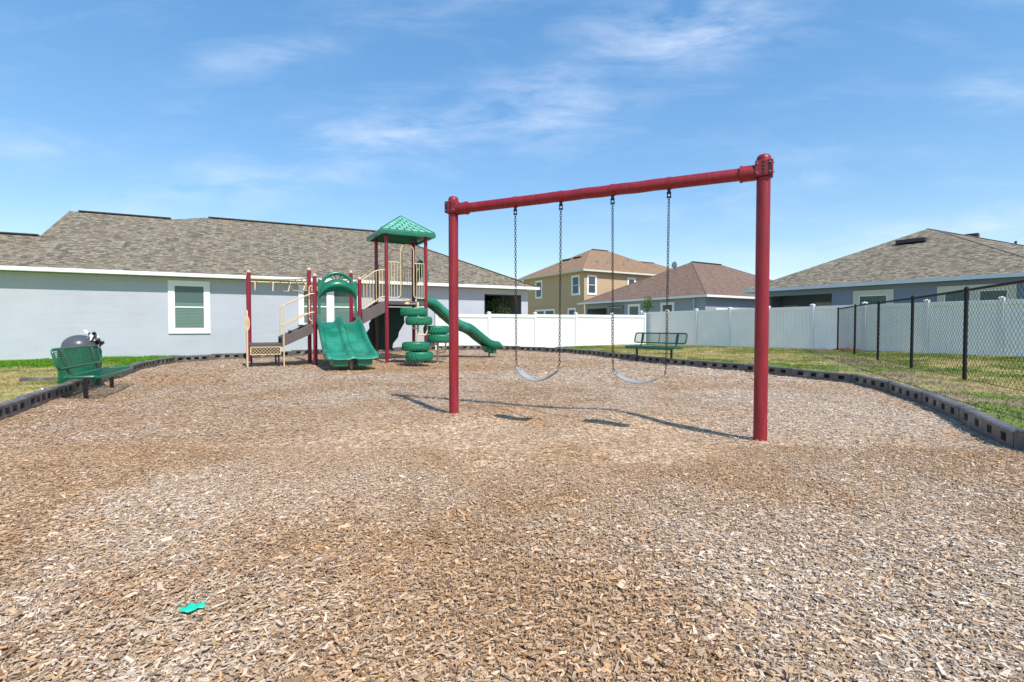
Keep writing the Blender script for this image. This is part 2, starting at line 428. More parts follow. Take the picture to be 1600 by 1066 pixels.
def mulch_z(x, y):
    z = .09 * ss(y, 11, 20.5)
    z = z + .05 * (vnoise(x, y, .45, 1, 2) - .5) + .035 * (vnoise(x, y, 1.7, 2, 2) - .5)
    z = z - .05 * np.exp(-(((x - .25) / .55) ** 2 + ((y - 5.35) / .5) ** 2)) - .05 * np.exp(-(((x - 1.45) / .55) ** 2 + ((y - 4.85) / .5) ** 2))
    for px_, py_ in ((-.674, 5.81), (2.19, 4.41)): z = z + .022 * np.exp(-((x - px_) ** 2 + (y - py_) ** 2) / .03)
    near = np.exp(-(((x - .3) / 2.2) ** 2 + ((y - 5.4) / 1.3) ** 2)); z = z + .06 * (vnoise(x, y, 1.15, 31, 2) - .5) * near
    return z + .02 * np.exp(-(((x - .9) / .3) ** 2 + ((y - 5.9) / .6) ** 2))
def lawn_z(x, y):
    z = .035 + .065 * ss(x, -1, 4) + .05 * ss(x, 7, 11) * ss(y, 6, 14)
    return z + .03 * (vnoise(x, y, .5, 5, 2) - .5)
def pit(x, y):     # worn ground under the swings
    return np.clip((1.5 * np.exp(-(((x - .35) / 2.1) ** 2 + ((y - 4.85) / 1.3) ** 2))) * (.55 + .9 * ss(vnoise(x, y, 1.3, 21, 3), .3, .7)), 0, 1)
def brown_of(x, y):
    a = vnoise(x, y, .55, 3, 4); b = vnoise(x, y, 2.2, 4, 3)
    brown = ss(a * .6 + b * .25 + .15 * vnoise(x, y, 7.0, 6, 2), .36, .66)
    brown = np.clip(.12 + brown * .64 + .75 * pit(x, y) + .16 * np.exp(-(((x + .1) / 1.9) ** 2 + ((y - 3.0) / .9) ** 2)) + .35 * ss(y, 7, 13) * ss(-x, -3, 3), 0, 1)
    pale = ss(x, 2.5, 4.5) * ss(y, 3, 6); brown = brown * (1 - .45 * pale)
    return brown
def mulch_col(x, y):
    brown = brown_of(x, y); c0 = np.array([.58, .465, .36]); c1 = np.array([.49, .31, .17])
    c = c0 * (1 - brown[..., None]) + c1 * brown[..., None]; p = (pit(x, y) * ss(vnoise(x, y, 1.6, 14, 3), .35, .6))[..., None]
    return c * (1 - p) + np.array([.57, .395, .25]) * p
def lawn_col(x, y):
    a = vnoise(x, y, .5, 8, 4); b = vnoise(x, y, 2.5, 9, 3)
    dry = ss(a * .6 + b * .4, .38, .62)
    green = np.array([.165, .22, .045]); yel = np.array([.45, .36, .155]); soil = np.array([.30, .215, .15])
    c = green * (1 - dry[..., None]) + yel * dry[..., None]
    # bare strip along the chain-link fence, lush strip at the foot of the house
    dline = np.abs((x - 6.95) * .92 - (y - 8.5) * .392); bare = np.exp(-(dline / .55) ** 2) * ss(b, .35, .6) * (x > 5)
    c = c * (1 - bare[..., None]) + soil * bare[..., None]
    dw = (x + 15.24) * .438 - (y - 14.95) * .899
    lush = (1 - ss(dw + (b - .5) * 1.5, 3.4, 5.0)) * (dw > -2) * (x < -5)
    lg = np.array([.13, .27, .02])
    return c * (1 - lush[..., None]) + lg * lush[..., None], lush

def sheet(name, xs, ys, zf, cf, mat, keep=None):
    X, Y = np.meshgrid(xs, ys); Z = zf(X, Y); h, w = X.shape
    co = np.stack([X, Y, Z], -1).reshape(-1, 3)
    idx = np.arange(h * w).reshape(h, w)
    q = np.stack([idx[:-1, :-1], idx[:-1, 1:], idx[1:, 1:], idx[1:, :-1]], -1).reshape(-1, 4)
    if keep is not None:
        k = keep(X, Y); kk = (k[:-1, :-1] | k[:-1, 1:] | k[1:, 1:] | k[1:, :-1]).reshape(-1); q = q[kk]
        used, inv = np.unique(q, return_inverse=True); q = inv.reshape(-1, 4); co = co[used]
        C = cf(X, Y).reshape(-1, 3)[used]
    else: C = cf(X, Y).reshape(-1, 3)
    return npmesh(name, co, q, C, mat)
def npmesh(name, co, q, C, mat, k=4, smooth=True):
    me = bpy.data.meshes.new(name)
    me.vertices.add(len(co)); me.vertices.foreach_set('co', co.astype(np.float32).ravel())
    me.loops.add(q.size); me.loops.foreach_set('vertex_index', q.astype(np.int32).ravel())
    me.polygons.add(len(q)); me.polygons.foreach_set('loop_start', (np.arange(len(q)) * k).astype(np.int32))
    me.polygons.foreach_set('use_smooth', np.full(len(q), smooth))
    me.update(calc_edges=True)
    a = me.attributes.new('tint', 'FLOAT_COLOR', 'POINT')
    a.data.foreach_set('color', np.concatenate([C, np.ones((len(C), 1))], 1).astype(np.float32).ravel())
    me.materials.append(M[mat]); me.validate()
    o = bpy.data.objects.new(name, me); COL.objects.link(o); return o

def axis(lo, hi, f0, f1, fine, far):
    a = list(np.arange(f0, f1 + 1e-6, fine)); st = fine; x = f0
    while x > lo: st *= 1.35; x -= st; a.insert(0, x)
    st = fine; x = f1
    while x < hi: st *= 1.35; x += st; a.append(x)
    return np.array(a)
gx = axis(-900, 900, -12, 9.5, .085, 0); gy = axis(-60, 1800, -1, 22, .085, 0)
def ground_z(x, y):
    d = sdist(x, y); near = (np.abs(x) < 60) & (y < 90)
    z = np.where(near, lawn_z(x, y), .03)
    t = np.clip((d - .02) / .08, 0, 1); return z * t + (-.25) * (1 - t)
g = sheet('lawn_ground', gx, gy, ground_z, lambda x, y: lawn_col(x, y)[0], 'lawn'); tag(g, kind='structure')
g.name = 'ground'
mx_ = np.arange(-10, 6.6, .09); my_ = np.arange(-2, 20.6, .09)
g = sheet('mulch_bed', mx_, my_, mulch_z, mulch_col, 'mulch', keep=lambda x, y: sdist(x, y) < .03); tag(g, kind='structure')

def chips(name, n, ymin, ymax, L0, L1, thick, pitk, lift=0.0, big=0.0):
    y = np.sqrt(rng.random(n) * (ymax ** 2 - ymin ** 2) + ymin ** 2)
    x = (rng.random(n) * 2 - 1) * (1.03 * y + 1.0)
    ok = (sdist(x, y) < -.01); p = pit(x, y); ok &= rng.random(n) > p * pitk
    x = x[ok]; y = y[ok]; p = p[ok]; n = len(x)
    Ln = L0 + (L1 - L0) * rng.random(n) ** 2.2; Ln = np.where(rng.random(n) < big, Ln * 1.0 + .035 * rng.random(n), Ln); Ln *= (1 - .35 * p)
    W = Ln * (.16 + .34 * rng.random(n) ** 1.3); Wt = W * (.3 + .7 * rng.random(n)); T = thick * (.5 + rng.random(n))
    yaw = rng.random(n) * 2 * np.pi; pit_ = rng.normal(0, .15, n); rol = rng.normal(0, .24, n)
    z = mulch_z(x, y) + .003 + lift + rng.random(n) * .014 + np.abs(np.sin(pit_)) * Ln * .3
    ca, sa, cp, sp_, cr, sr = np.cos(yaw), np.sin(yaw), np.cos(pit_), np.sin(pit_), np.cos(rol), np.sin(rol)
    ax = np.stack([ca * cp, sa * cp, sp_], -1)
    ay = np.stack([-sa * cr + ca * sp_ * -sr, ca * cr - sa * sp_ * sr, sr * cp], -1)
    az = np.cross(ax, ay)
    c = np.stack([x, y, z], -1)
    sk = (rng.random(n) - .5) * .5 * W
    def P(u, v, w, wid): return c + ax * (u * Ln / 2 + v * sk)[:, None] + ay * (v * wid / 2)[:, None] + az * (w * T)[:, None]
    col = mulch_col(x, y); bw = brown_of(x, y)[:, None]
    k = rng.random(n) + .26 * (bw[:, 0] - .42) - .05 * (y < 4)
    pale = np.array([.74, .63, .51]); grey = np.array([.49, .42, .355]); warm = np.array([.60, .40, .215]); dk = np.array([.25, .155, .09])
    sel = np.where(k[:, None] < .34, pale, np.where(k[:, None] < .50, grey, np.where(k[:, None] < .76, warm, dk)))
    sel = sel * (1 - bw + bw * np.array([.86, .68, .50])); mixf = (.70 - .58 * p)[:, None]
    col = (col * (1 - mixf) + sel * mixf) * (1 + (rng.random(n) - .5) * .56 * (1 - .5 * p))[:, None]
    col = np.clip(col, .02, .84)
    if thick > 0:
        V = np.stack([P(-1, -1, 1, W), P(1, -1, 1, Wt), P(1, 1, 1, Wt), P(-1, 1, 1, W), P(-1, -1, -1, W), P(1, -1, -1, Wt), P(1, 1, -1, Wt), P(-1, 1, -1, W)], 1)
        F = np.array([(0, 1, 2, 3), (0, 4, 5, 1), (1, 5, 6, 2), (2, 6, 7, 3), (3, 7, 4, 0)]); nv = 8
    else:
        V = np.stack([P(-1, -1, 0, W), P(1, -1, 0, Wt), P(1, 1, 0, Wt), P(-1, 1, 0, W)], 1); F = np.array([(0, 1, 2, 3)]); nv = 4
    q = (np.arange(n)[:, None, None] * nv + F[None]).reshape(-1, 4)
    o = npmesh(name, V.reshape(-1, 3), q, np.repeat(col, nv, 0), 'chip', 4, False)
    return tag(o, kind='stuff')
o = chips('wood_chips', 420000, 1.05, 4.2, .006, .028, .001, .96, big=.03); tag(o, 'pale brown shredded wood mulch close to the viewer', 'mulch')
o = chips('wood_chips', 330000, 4.2, 9.0, .011, .037, 0, .97); tag(o, 'loose wood chips covering the middle of the play area', 'mulch')
o = chips('wood_chips', 200000, 9.0, 20.5, .02, .07, 0, .2); tag(o, 'loose wood chips around the climbing frame and far border', 'mulch')

def blades(name, n, xr, yr, cond, hgt, label, wd=.006):
    x = rng.uniform(*xr, n); y = rng.uniform(*yr, n)
    cl = vnoise(x, y, 3.0, 12, 3)
    ok = (sdist(x, y) > .12) & cond(x, y) & (rng.random(n) < .25 + 1.2 * ss(cl, .35, .65)); x = x[ok]; y = y[ok]; n = len(x)
    C, lush = lawn_col(x, y); d = np.hypot(x, y)
    h = hgt * (.4 + .9 * rng.random(n)) * (1 + .9 * lush); a = rng.random(n) * 2 * np.pi; w = wd * (.6 + .09 * d) * (.6 + .8 * rng.random(n))
    b = np.stack([x, y, lawn_z(x, y) - .005], -1); s_ = np.stack([np.cos(a), np.sin(a), 0 * a], -1) * w[:, None]
    ln = np.stack([rng.normal(0, .6, n) * h, rng.normal(0, .6, n) * h, h], -1)
    V = np.stack([b - s_, b + s_, b + ln], 1).reshape(-1, 3); q = np.arange(3 * n).reshape(-1, 3)
    C = C * (.75 + .7 * rng.random(n))[:, None]
    return tag(npmesh(name, V, q, np.repeat(C, 3, 0), 'grass', 3, False), label, 'grass', kind='stuff')
def right_cond(x, y): return (x > y * .05 - 1) & (x > 1.5) & (x < .9 * 1.15 * y + 2)
blades('grass_blades', 260000, (2, 17), (4, 27), right_cond, .038, 'patchy green and straw coloured lawn by the chain-link fence')
blades('grass_blades', 120000, (-14, -5), (4.5, 17.5), lambda x, y: (x > -1.1 * y - 1) & (((x + 15.24) * .438 - (y - 14.95) * .899) > .03), .036,
       'lawn beside the left bench, bright green along the house wall')

# ---------------------------------------------------------------- plastic border
def make_border(p, q):
    p = Vector((*p, 0)); q = Vector((*q, 0)); d = q - p; Ln = d.length; a = math.atan2(d.y, d.x)
    # travel keeps the bed on the left-hand side or right-hand side: outward is chosen below
    mid = (p + q) / 2; nrm = Vector((-d.y, d.x, 0)).normalized()
    t = float(sdist(np.array([mid.x + nrm.x * .1]), np.array([mid.y + nrm.y * .1]))[0])
    if t < 0: p, q = q, p; d = q - p; a = math.atan2(d.y, d.x)
    z = float(mulch_z(np.array([mid.x]), np.array([mid.y]))[0])
    return p, a, Ln, z
def border_mesh(root, Ln):
    # local x along, y outward, face with recesses at y=0
    H = .175; T = .105; b = MB(); g_ = .014; x0, x1 = g_, Ln - g_
    hz0, hz1 = .058, .130; n = 4; pitch = (Ln - .12) / n; hw = .125
    xs = [.06 + pitch * (i + .5) for i in range(n)]
    b.box(x0, x1, 0, T, -.12, hz0); b.box(x0, x1, 0, T, hz1, H - .02)
    cur = x0
    for c in xs:
        b.box(cur, c - hw / 2, 0, T, hz0, hz1); cur = c + hw / 2
    b.box(cur, x1, 0, T, hz0, hz1)
    b.prism([(x0, H - .02), (x1, H - .02), (x1, H - .012), (x0, H - .012)], -.006, T + .006)
    b.add([(x0, -.006, H - .012), (x1, -.006, H - .012), (x1, T + .006, H - .012), (x0, T + .006, H - .012), (x0, .012, H), (x1, .012, H), (x1, T - .012, H), (x0, T - .012, H)],
          [(4, 5, 6, 7), (0, 1, 5, 4), (1, 2, 6, 5), (2, 3, 7, 6), (3, 0, 4, 7)])
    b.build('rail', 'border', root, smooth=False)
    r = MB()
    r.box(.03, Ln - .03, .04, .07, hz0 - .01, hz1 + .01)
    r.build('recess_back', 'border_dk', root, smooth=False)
    s_ = MB(); s_.lathe([(.05, -.1), (.05, H - .004), (.045, H + .004), (.02, H + .008)], (Ln, T / 2, 0), 14); s_.build('joint', 'border', root)
ordn = ['first', 'second', 'third', 'fourth', 'fifth', 'sixth', 'seventh', 'eighth', 'ninth', 'tenth', 'eleventh', 'twelfth', 'thirteenth', 'fourteenth', 'fifteenth', 'sixteenth', 'seventeenth', 'eighteenth', 'nineteenth', 'twentieth']
def chain_of(pts, lab, start):
    for i, (p, q) in enumerate(zip(pts, pts[1:])):
        p2, a, Ln, z = make_border(p, q)
        if i - start < 0: lb = 'black plastic border section outside the frame, ' + ordn[i] + ' ' + lab[1]
        else: lb = 'black plastic border section with recesses, ' + ordn[i - start] + ' ' + lab[0]
        r = empty('border_timber', (p2.x, p2.y, z), a, lb, 'landscape border', 'black plastic border sections round the mulch')
        border_mesh(r, Ln)
chain_of(RIGHT, ('back from the right edge of the photo', 'at the near right'), 2)
LEFTR = LEFT[::-1]
chain_of(LEFTR[2:] + [RIGHT[-1]], ('back from the left edge of the photo', 'at the near left'), 1)

# ---------------------------------------------------------------- swing set
DX = Vector((2.864, -1.4)); SL = DX.length; SA = math.atan2(DX.y, DX.x)
SO = Vector((-.674, 5.81, 0))
sw = empty('swing_set', SO, SA, 'tall dark red steel swing frame with two posts and one cross beam', 'swing frame')
BZ = 2.355
for x in (0, SL):
    b = MB(); b.lathe([(.056, -.3), (.056, 2.3)], (x, 0, 0), 28); b.build('post', 'red', sw)
    fit = MB(); fit.lathe([(.066, 2.305), (.070, 2.31), (.070, 2.44), (.066, 2.445)], (x, 0, 0), 28)
    o = fit.build('clamp', 'red', sw)
    c = MB(); c.lathe([(.058, 2.44), (.059, 2.465), (.054, 2.485), (.040, 2.499), (.02, 2.506), (.0, 2.507)], (x, 0, 0), 24, caps=False); c.build('cap', 'red', sw)
    sgn = 1 if x == 0 else -1
    fl = MB()
    for yy in (-1, 1):   # bolted ears of the clamp on both sides
        fl.box(x - .068, x + .068, yy * .062 - .012, yy * .062 + .012, 2.31, 2.44)
        fl.box(x - .010 - sgn * .064, x + .010 - sgn * .064, yy * .038 - .034, yy * .038 + .034, 2.311, 2.439)
    fl.build_each('clamp_flange', 'red', sw, smooth=False, bevel=.004)
    rec = MB()
    for zz in (2.33, 2.36, 2.39, 2.42):
        rec.box(x - sgn * .05 - .014, x - sgn * .05 + .014, -.0765, -.0735, zz - .011, zz + .011); rec.box(x + sgn * .005 - .012, x + sgn * .005 + .012, -.0765, -.0735, zz - .009, zz + .009)
    rec.build_each('clamp_slot', 'dark', sw, smooth=False)
    bo = MB()
    for zz in (2.335, 2.415):
        for xx in (-.05, .05):
            bo.tube([(x + xx, -.073, zz), (x + xx, -.083, zz)], .007, 6)
        bo.tube([(x - sgn * .073, -.04, zz), (x - sgn * .082, -.04, zz)], .008, 6)
    bo.build_each('bolt', 'steel', sw)
    col = MB(); col.tube([(x + sgn * .06, 0, BZ), (x + sgn * .185, 0, BZ)], .068, 26); col.tube([(x + sgn * .165, 0, BZ), (x + sgn * .19, 0, BZ)], .073, 26)
    col.build('collar', 'red', sw)
beam = MB()
nb = 60; beam.tube([(.1 + (SL - .2) * i / nb, 0, BZ + .002 * math.sin(i * .9) * (i > 20) * (i < 45)) for i in range(nb + 1)], .055, 24); beam.build('beam', 'red', sw)
TT = (.2478, .412, .582, .7506)
for t in TT:
    x = t * SL; b = MB()
    b.tube([(x - .02, 0, BZ), (x + .02, 0, BZ)], .059, 20)
    b.build('hanger_band', 'red', sw)
    e = MB(); e.box(x - .014, x + .014, -.006, .006, BZ - .10, BZ - .052); e.tube([(x - .02, 0, BZ - .088), (x + .02, 0, BZ - .088)], .009, 8)
    e.build('hanger', 'dark', sw, smooth=False)

def chain_mb(p, q, link=.036, wire=.0032):
    p = Vector(p); q = Vector(q); d = q - p; n = max(1, int(d.length / (link * .78))); st = d / n; ax = d.normalized()
    s0 = Vector((1, 0, 0)); s0 = (s0 - ax * s0.dot(ax)).normalized(); s1 = ax.cross(s0); m = MB()
    for i in range(n):
        c = p + st * (i + .5); a = (s0 + s1).normalized() if i % 2 else (s0 - s1).normalized()
        pts = []
        for k in range(10):
            t = 2 * math.pi * k / 10; cx = math.cos(t); sy = math.sin(t)
            pts.append(c + ax * (sy * link * .5 + (link * .1 if sy > 0 else -link * .1) * (abs(sy) > .01)) * .85 + a * cx * link * .30)
        m.tube(pts, wire, 5, closed=True)
    return m
def make_swing(ta, tb, zl, label, zb, sway):
    xa, xb = ta * SL, tb * SL; xm = (xa + xb) / 2
    R_ = Matrix.Rotation(SA, 3, 'Z'); base = SO + R_ @ Vector((xm, 0, 0))
    r = empty('swing', (base.x, base.y, 0), SA, label, 'swing', 'belt swings hanging from the red beam')
    r.location.z = 0
    h = (xb - xa) / 2; e = h - .012
    ends = []
    for s in (-1, 1):
        top = (s * h, 0, BZ - .125); bot = (s * e, sway, zl + .06)
        chain_mb(top, bot).build('chain', 'chain', r)
        sh = MB(); sh.tube([(s * h + .016 * math.cos(a), 0, BZ - .112 + .022 * math.sin(a)) for a in [2 * math.pi * k / 12 for k in range(12)]], .0055, 6, closed=True)
        sh.tube([(s * h - .02, 0, BZ - .13), (s * h + .022, 0, BZ - .13)], .008, 6)
        sh.build('shackle', 'dark', r)
        tr = MB()      # triangular end link
        pe = Vector((s * (e - .012), sway, zl)); tp = Vector(bot)
        tr.tube([tp, pe + Vector((0, .045, 0)), pe + Vector((0, -.045, 0))], .0045, 6, closed=True); tr.build('end_link', 'chain', r)
    # belt: hangs in a curve between the ends, 14 cm wide
    P = []; n = 26
    for i in range(n + 1):
        u = -1 + 2 * i / n; x = u * (e - .012); sag = (zl - zb) * (1 - abs(u) ** 2.1)
        w = .045 + .035 * min(1, (1 - abs(u)) * 5); z = zl - sag
        P.append([(x, sway + w * v, z + .006 * v * v) for v in (-1, -.5, 0, .5, 1)])
    bl = MB(); bl.grid(P); bl.build('seat', 'belt', r, solid=.011)
    for s in (-1, 1):
        rv = MB()
        for vv in (-.025, .025): rv.tube([(s * (e - .04), sway + vv, zl - (zl - zb) * .2 + .002), (s * (e - .04), sway + vv, zl - (zl - zb) * .2 + .014)], .008, 8)
        rv.build_each('rivet', 'steel', r)
    return r
make_swing(TT[0], TT[1], .565, 'left belt swing with grey rubber seat nearer the playset', .435, .0)
make_swing(TT[2], TT[3], .555, 'right belt swing with grey rubber seat in front of the far bench', .465, .0)

# ---------------------------------------------------------------- climbing structure
UA = math.atan2(.483, .876); PO = Vector((-5.13, 13.1, 0))
ps = empty('play_structure', PO, UA, 'maroon, green and cream climbing structure with slides, tower roof and overhead ladder', 'playset')
RI = Matrix.Rotation(-UA, 3, 'Z')
def loc(X, Y, z): v = RI @ (Vector((X, Y, 0)) - PO); return Vector((v.x, v.y, z))
D2, D1 = 1.10, 1.75; s1 = 1.14; TX = 1.875
def post(x, y, h, cap=True):
    b = MB(); b.lathe([(.052, -.2), (.052, h)], (x, y, 0), 18); o = b.build('post', 'post', ps)
    if cap:
        c = MB(); c.lathe([(.056, h), (.058, h + .02), (.05, h + .05), (.03, h + .072), (.0, h + .08)], (x, y, 0), 16, caps=False); c.build('post_cap', 'tan_cap', o)
for x, y, h in ((0, 0, 2.33), (s1, 0, 2.30), (0, s1, 2.60), (s1, s1, 2.58), (-1.47, 2.18, 2.56), (-1.47, 3.32, 2.56)): post(x, y, h)
for x, y in ((TX, 0), (TX + s1, 0), (TX + s1, s1), (TX, s1)): post(x, y, 3.62, False)
# bolt plates with holes down the shaded posts
b = MB(); b.box(TX - .03, TX + .03, s1 - .062, s1 - .052, .15, 1.6)
b.build('bracket', 'deck', ps, smooth=False)
# decks
for nm, x0, z in (('deck', 0, D2), ('deck', TX, D1)):
    b = MB(); b.box(x0 + .03, x0 + s1 - .03, .03, s1 - .03, z - .035, z); b.box(x0 + .045, x0 + s1 - .045, -.02, .02, z - .11, z - .005)
    b.box(x0 + .045, x0 + s1 - .045, s1 - .02, s1 + .02, z - .11, z - .005)
    b.box(x0 - .02, x0 + .02, .045, s1 - .045, z - .11, z - .005); b.box(x0 + s1 - .02, x0 + s1 + .02, .045, s1 - .045, z - .11, z - .005)
    b.build(nm, 'deck', ps, smooth=False, bevel=.006)
# transfer platform with lattice side
b = MB(); b.box(-1.52, -.80, -.03, s1 + .03, .52, .60); b.build('transfer_platform', 'deck', ps, smooth=False, bevel=.01)
b = MB(); n = 13; x0, x1, z0, z1 = -1.50, -.83, .33, .515
b.bar((x0, -.02, z0), (x1, -.02, z0), .02, .02); b.bar((x0, -.02, z1), (x1, -.02, z1), .02, .02); b.bar((x0, -.02, z0), (x0, -.02, z1), .02, .02); b.bar((x1, -.02, z0), (x1, -.02, z1), .02, .02)
hgt = z1 - z0
for i in range(-3, 9):
    a = x0 + i * .078
    for sgn in (1, -1):
        p = [a, z0 if sgn > 0 else z1]; q = [a + hgt, z1 if sgn > 0 else z0]
        for e_, lo_, hi_ in ((0, x0, x1),):
            if q[0] < x0 or p[0] > x1: p = None; break
            if p[0] < x0: f = (x0 - p[0]) / hgt; p = [x0, p[1] + (q[1] - p[1]) * f]
            if q[0] > x1: f = (x1 - p[0]) / (q[0] - p[0]); q = [x1, p[1] + (q[1] - p[1]) * f]
        if p: b.bar((p[0], -.02, p[1]), (q[0], -.02, q[1]), .010, .009)
b.build('lattice_panel', 'cream', ps, smooth=False)
b = MB(); b.box(x0, x1, .05, .07, z0, z1); b.build('shade_backing', 'dark', ps, smooth=False)  # added dark sheet standing in for shade under the platform behind the lattice
b = MB()
for xx, yy in ((-.87, .05), (-.87, 1.09), (-1.46, 1.09)): b.lathe([(.022, -.2), (.022, .52)], (xx, yy, 0), 10)
b.build_each('platform_leg', 'dark', ps)
def parallelo(xa, xb, za0, za1, zb0, zb1, y, mat='step', name='stair_side'):
    b = MB(); b.prism([(xa, za0), (xb, zb0), (xb, zb1), (xa, za1)], y - .02, y + .02); b.build(name, mat, ps, smooth=False, bevel=.006)
for y in (0.0, s1): parallelo(-.80, -.06, .50, .76, .85, 1.12, y)
for y in (0.0, s1): parallelo(s1 + .06, TX - .05, 1.09, 1.43, 1.42, 1.75, y)
for x0, x1, z in ((-.80, -.54, .76), (-.55, -.29, .93), (-.30, -.03, 1.08)):
    b = MB(); b.box(x0, x1, .03, s1 - .03, z - .05, z); b.build('step', 'deck', ps, smooth=False, bevel=.006)
for x0, x1, z in ((s1 + .04, s1 + .28, 1.30), (s1 + .27, s1 + .51, 1.47), (s1 + .50, TX - .05, 1.64)):
    b = MB(); b.box(x0, x1, .03, s1 - .03, z - .05, z); b.build('step', 'deck', ps, smooth=False, bevel=.006)
# hand rails on the lower stair
for y, zb in ((-.03, -.2), (s1 + .03, .62)):
    b = MB(); b.tube(round_path([(-.75, y, zb), (-.75, y, 1.56), (-.64, y, 1.62), (-.10, y, 1.88), (-.0, y, 1.88)], .07), .017, 8)
    b.tube(round_path([(-.75, y, 1.05), (-.66, y, 1.10), (-.12, y, 1.39), (0, y, 1.40)], .06), .017, 8)
    b.build_each('handrail', 'cream', ps)
b = MB(); b.tube(round_path([(-.06, .06, 1.16), (-.13, .06, 1.2), (-.13, .06, 2.06), (-.06, .06, 2.10)], .06), .016, 8); b.build('grab_handle', 'cream', ps)
# loop handle at the end of the platform
b = MB(); b.tube(round_path([(-1.57, -.02, -.2), (-1.57, -.02, 1.42), (-1.57, .55, 1.42), (-1.57, .55, -.2)], .2, 8), .02, 8); b.build('loop_handle', 'cream', ps)
b = MB(); b.tube([(-1.57 + .045 * math.cos(a), .0 + .02 * math.sin(a), 1.10 + .17 * math.sin(a)) for a in [2 * math.pi * k / 20 for k in range(20)]], .017, 8, closed=True); b.build('grip_ring', 'cream', ps)

# arch panel with hood, spokes and legs
def arch_panel(T, dz):
    def P(x, y, z): return T @ Vector((x, y, z + dz))
    c = .57
    b = MB()
    for sgn in (-1, 1):
        x0, x1 = (.075, .135) if sgn < 0 else (1.005, 1.065)
        xo = .075 if sgn < 0 else 1.065
        pts = [(xo, 1.35), (x0 + x1 - xo, 1.35), (x0 + x1 - xo, 1.72), (c + sgn * .40, 1.92), (c + sgn * .33, 2.20), (xo, 2.28)]
        if sgn > 0: pts = pts[::-1]
        n = len(pts); vs = [P(x, -.045, z) for x, z in pts] + [P(x, .035, z) for x, z in pts]
        b.add(vs, [tuple(range(n)), tuple(range(2 * n - 1, n - 1, -1))] + [(i, i + n, (i + 1) % n + n, (i + 1) % n) for i in range(n)])
    root = b.build('arch_panel', 'green', ps, smooth=False, bevel=.012)
    r = MB(); r.tube([P(x, 0, z) for x, z in arc(c, 2.0, .43, 8, 172, 24, .44)], .047, 12); r.build('arch_ring', 'green', root)
    h = MB(); rows = []
    for j in range(9):
        v = j / 8; half = .45 + .02 * v; spring = 1.86 - .16 * v; top = 2.27 - .30 * v; bulge = .05 + .16 * math.sin(math.pi * min(1, v * 1.1)) ** .8 if v < 1 else .06
        rows.append([P(c + half * math.cos(R(a)), -bulge * (0.25 + .75 * math.sin(R(a))), spring + (top - spring) * math.sin(R(a))) for a in range(180, -1, -9)])
    h.grid(rows); h.build('arch_hood', 'green', root, solid=.03, angle=60)
    s_ = MB()
    for a in (60, 78, 102, 120):
        a2 = 90 + (a - 90) * .45
        s_.tube([P(c + .43 * math.cos(R(a)), 0, 2.0 + .44 * math.sin(R(a))), P(c + .30 * math.cos(R(a2)), 0, 2.19 + .05 * math.sin(R(a2)))], .016, 8)
    s_.build_each('arch_spoke', 'green', root)
arch_panel(Matrix.Identity(3).to_4x4(), 0)
arch_panel(Matrix.Translation((TX + s1, 0, 0)) @ Matrix.Rotation(R(90), 4, 'Z'), .53)

# slides
def sweep(prof, cross, frame):
    P = []
    for s, z, rail, wf in prof:
        P.append([frame(s, cx * wf, z + ch * rail) for cx, ch in cross])
    return P
def smooth_prof(pts, n):
    # Catmull-Rom through rows
    out = []; A = [np.array(p, float) for p in pts]; A = [2 * A[0] - A[1]] + A + [2 * A[-1] - A[-2]]
    for i in range(1, len(A) - 2):
        for k in range(n):
            t = k / n; p0, p1, p2, p3 = A[i - 1:i + 3]
            out.append(.5 * ((2 * p1) + (-p0 + p2) * t + (2 * p0 - 5 * p1 + 4 * p2 - p3) * t * t + (-p0 + 3 * p1 - 3 * p2 + p3) * t ** 3))
    out.append(A[-2]); return out
half = [(-.545, -.35), (-.56, .55), (-.55, .92), (-.525, 1.0), (-.50, .92), (-.475, .5), (-.44, .14), (-.38, .03), (-.27, 0), (-.16, .03), (-.10, .14), (-.065, .5), (-.045, .9), (-.0, 1.0)]
cross2 = half + [(-x, h) for x, h in half[::-1][1:]]
pr = smooth_prof([(-.02, 1.13, .17, .98), (.12, 1.12, .17, .98), (.35, 1.02, .17, .98), (.75, .76, .17, 1), (1.15, .50, .17, 1.02), (1.5, .35, .15, 1.06), (1.78, .315, .11, 1.06), (1.95, .30, .06, 1.04), (2.02, .26, .02, 1.0)], 5)
b = MB(); b.grid(sweep(pr, cross2, lambda s, c, z: (.57 + c, -s, z))); sl = b.build('double_slide', 'slide', ps, solid=.022, angle=70)
b = MB()
for xx in (-.52, .03): b.prism([(.57 + xx + .06, .27), (.57 + xx + .08, .10), (.57 + xx + .41, .10), (.57 + xx + .43, .27)], -1.92, -1.45)
b.build_each('slide_foot', 'green', sl, smooth=False, bevel=.02)
b = MB(); b.lathe([(.035, -.2), (.035, .3)], (.60, -1.55, 0), 12); b.build('slide_post', 'cream', sl)
half = [(-.27, -.5), (-.285, .4), (-.28, .9), (-.255, 1.0), (-.225, .9), (-.205, .5), (-.18, .15), (-.12, .03), (0, 0)]
cross1 = half + [(-x, h) for x, h in half[::-1][1:]]
ws = [(3.03, 1.76, .12), (3.2, 1.745, .15), (3.44, 1.66, .17), (3.86, 1.32, .18), (4.21, 1.06, .18), (4.62, .90, .18), (4.95, .66, .18), (5.29, .44, .16), (5.55, .40, .14), (5.66, .37, .06), (5.70, .30, .02)]
pr = smooth_prof([(a - 3.015, z, r_, 1) for a, z, r_ in ws], 5)
b = MB(); b.grid(sweep(pr, cross1, lambda s, c, z: (3.015 + s, .57 - c, z))); sl = b.build('wave_slide', 'slide', ps, solid=.022, angle=70)
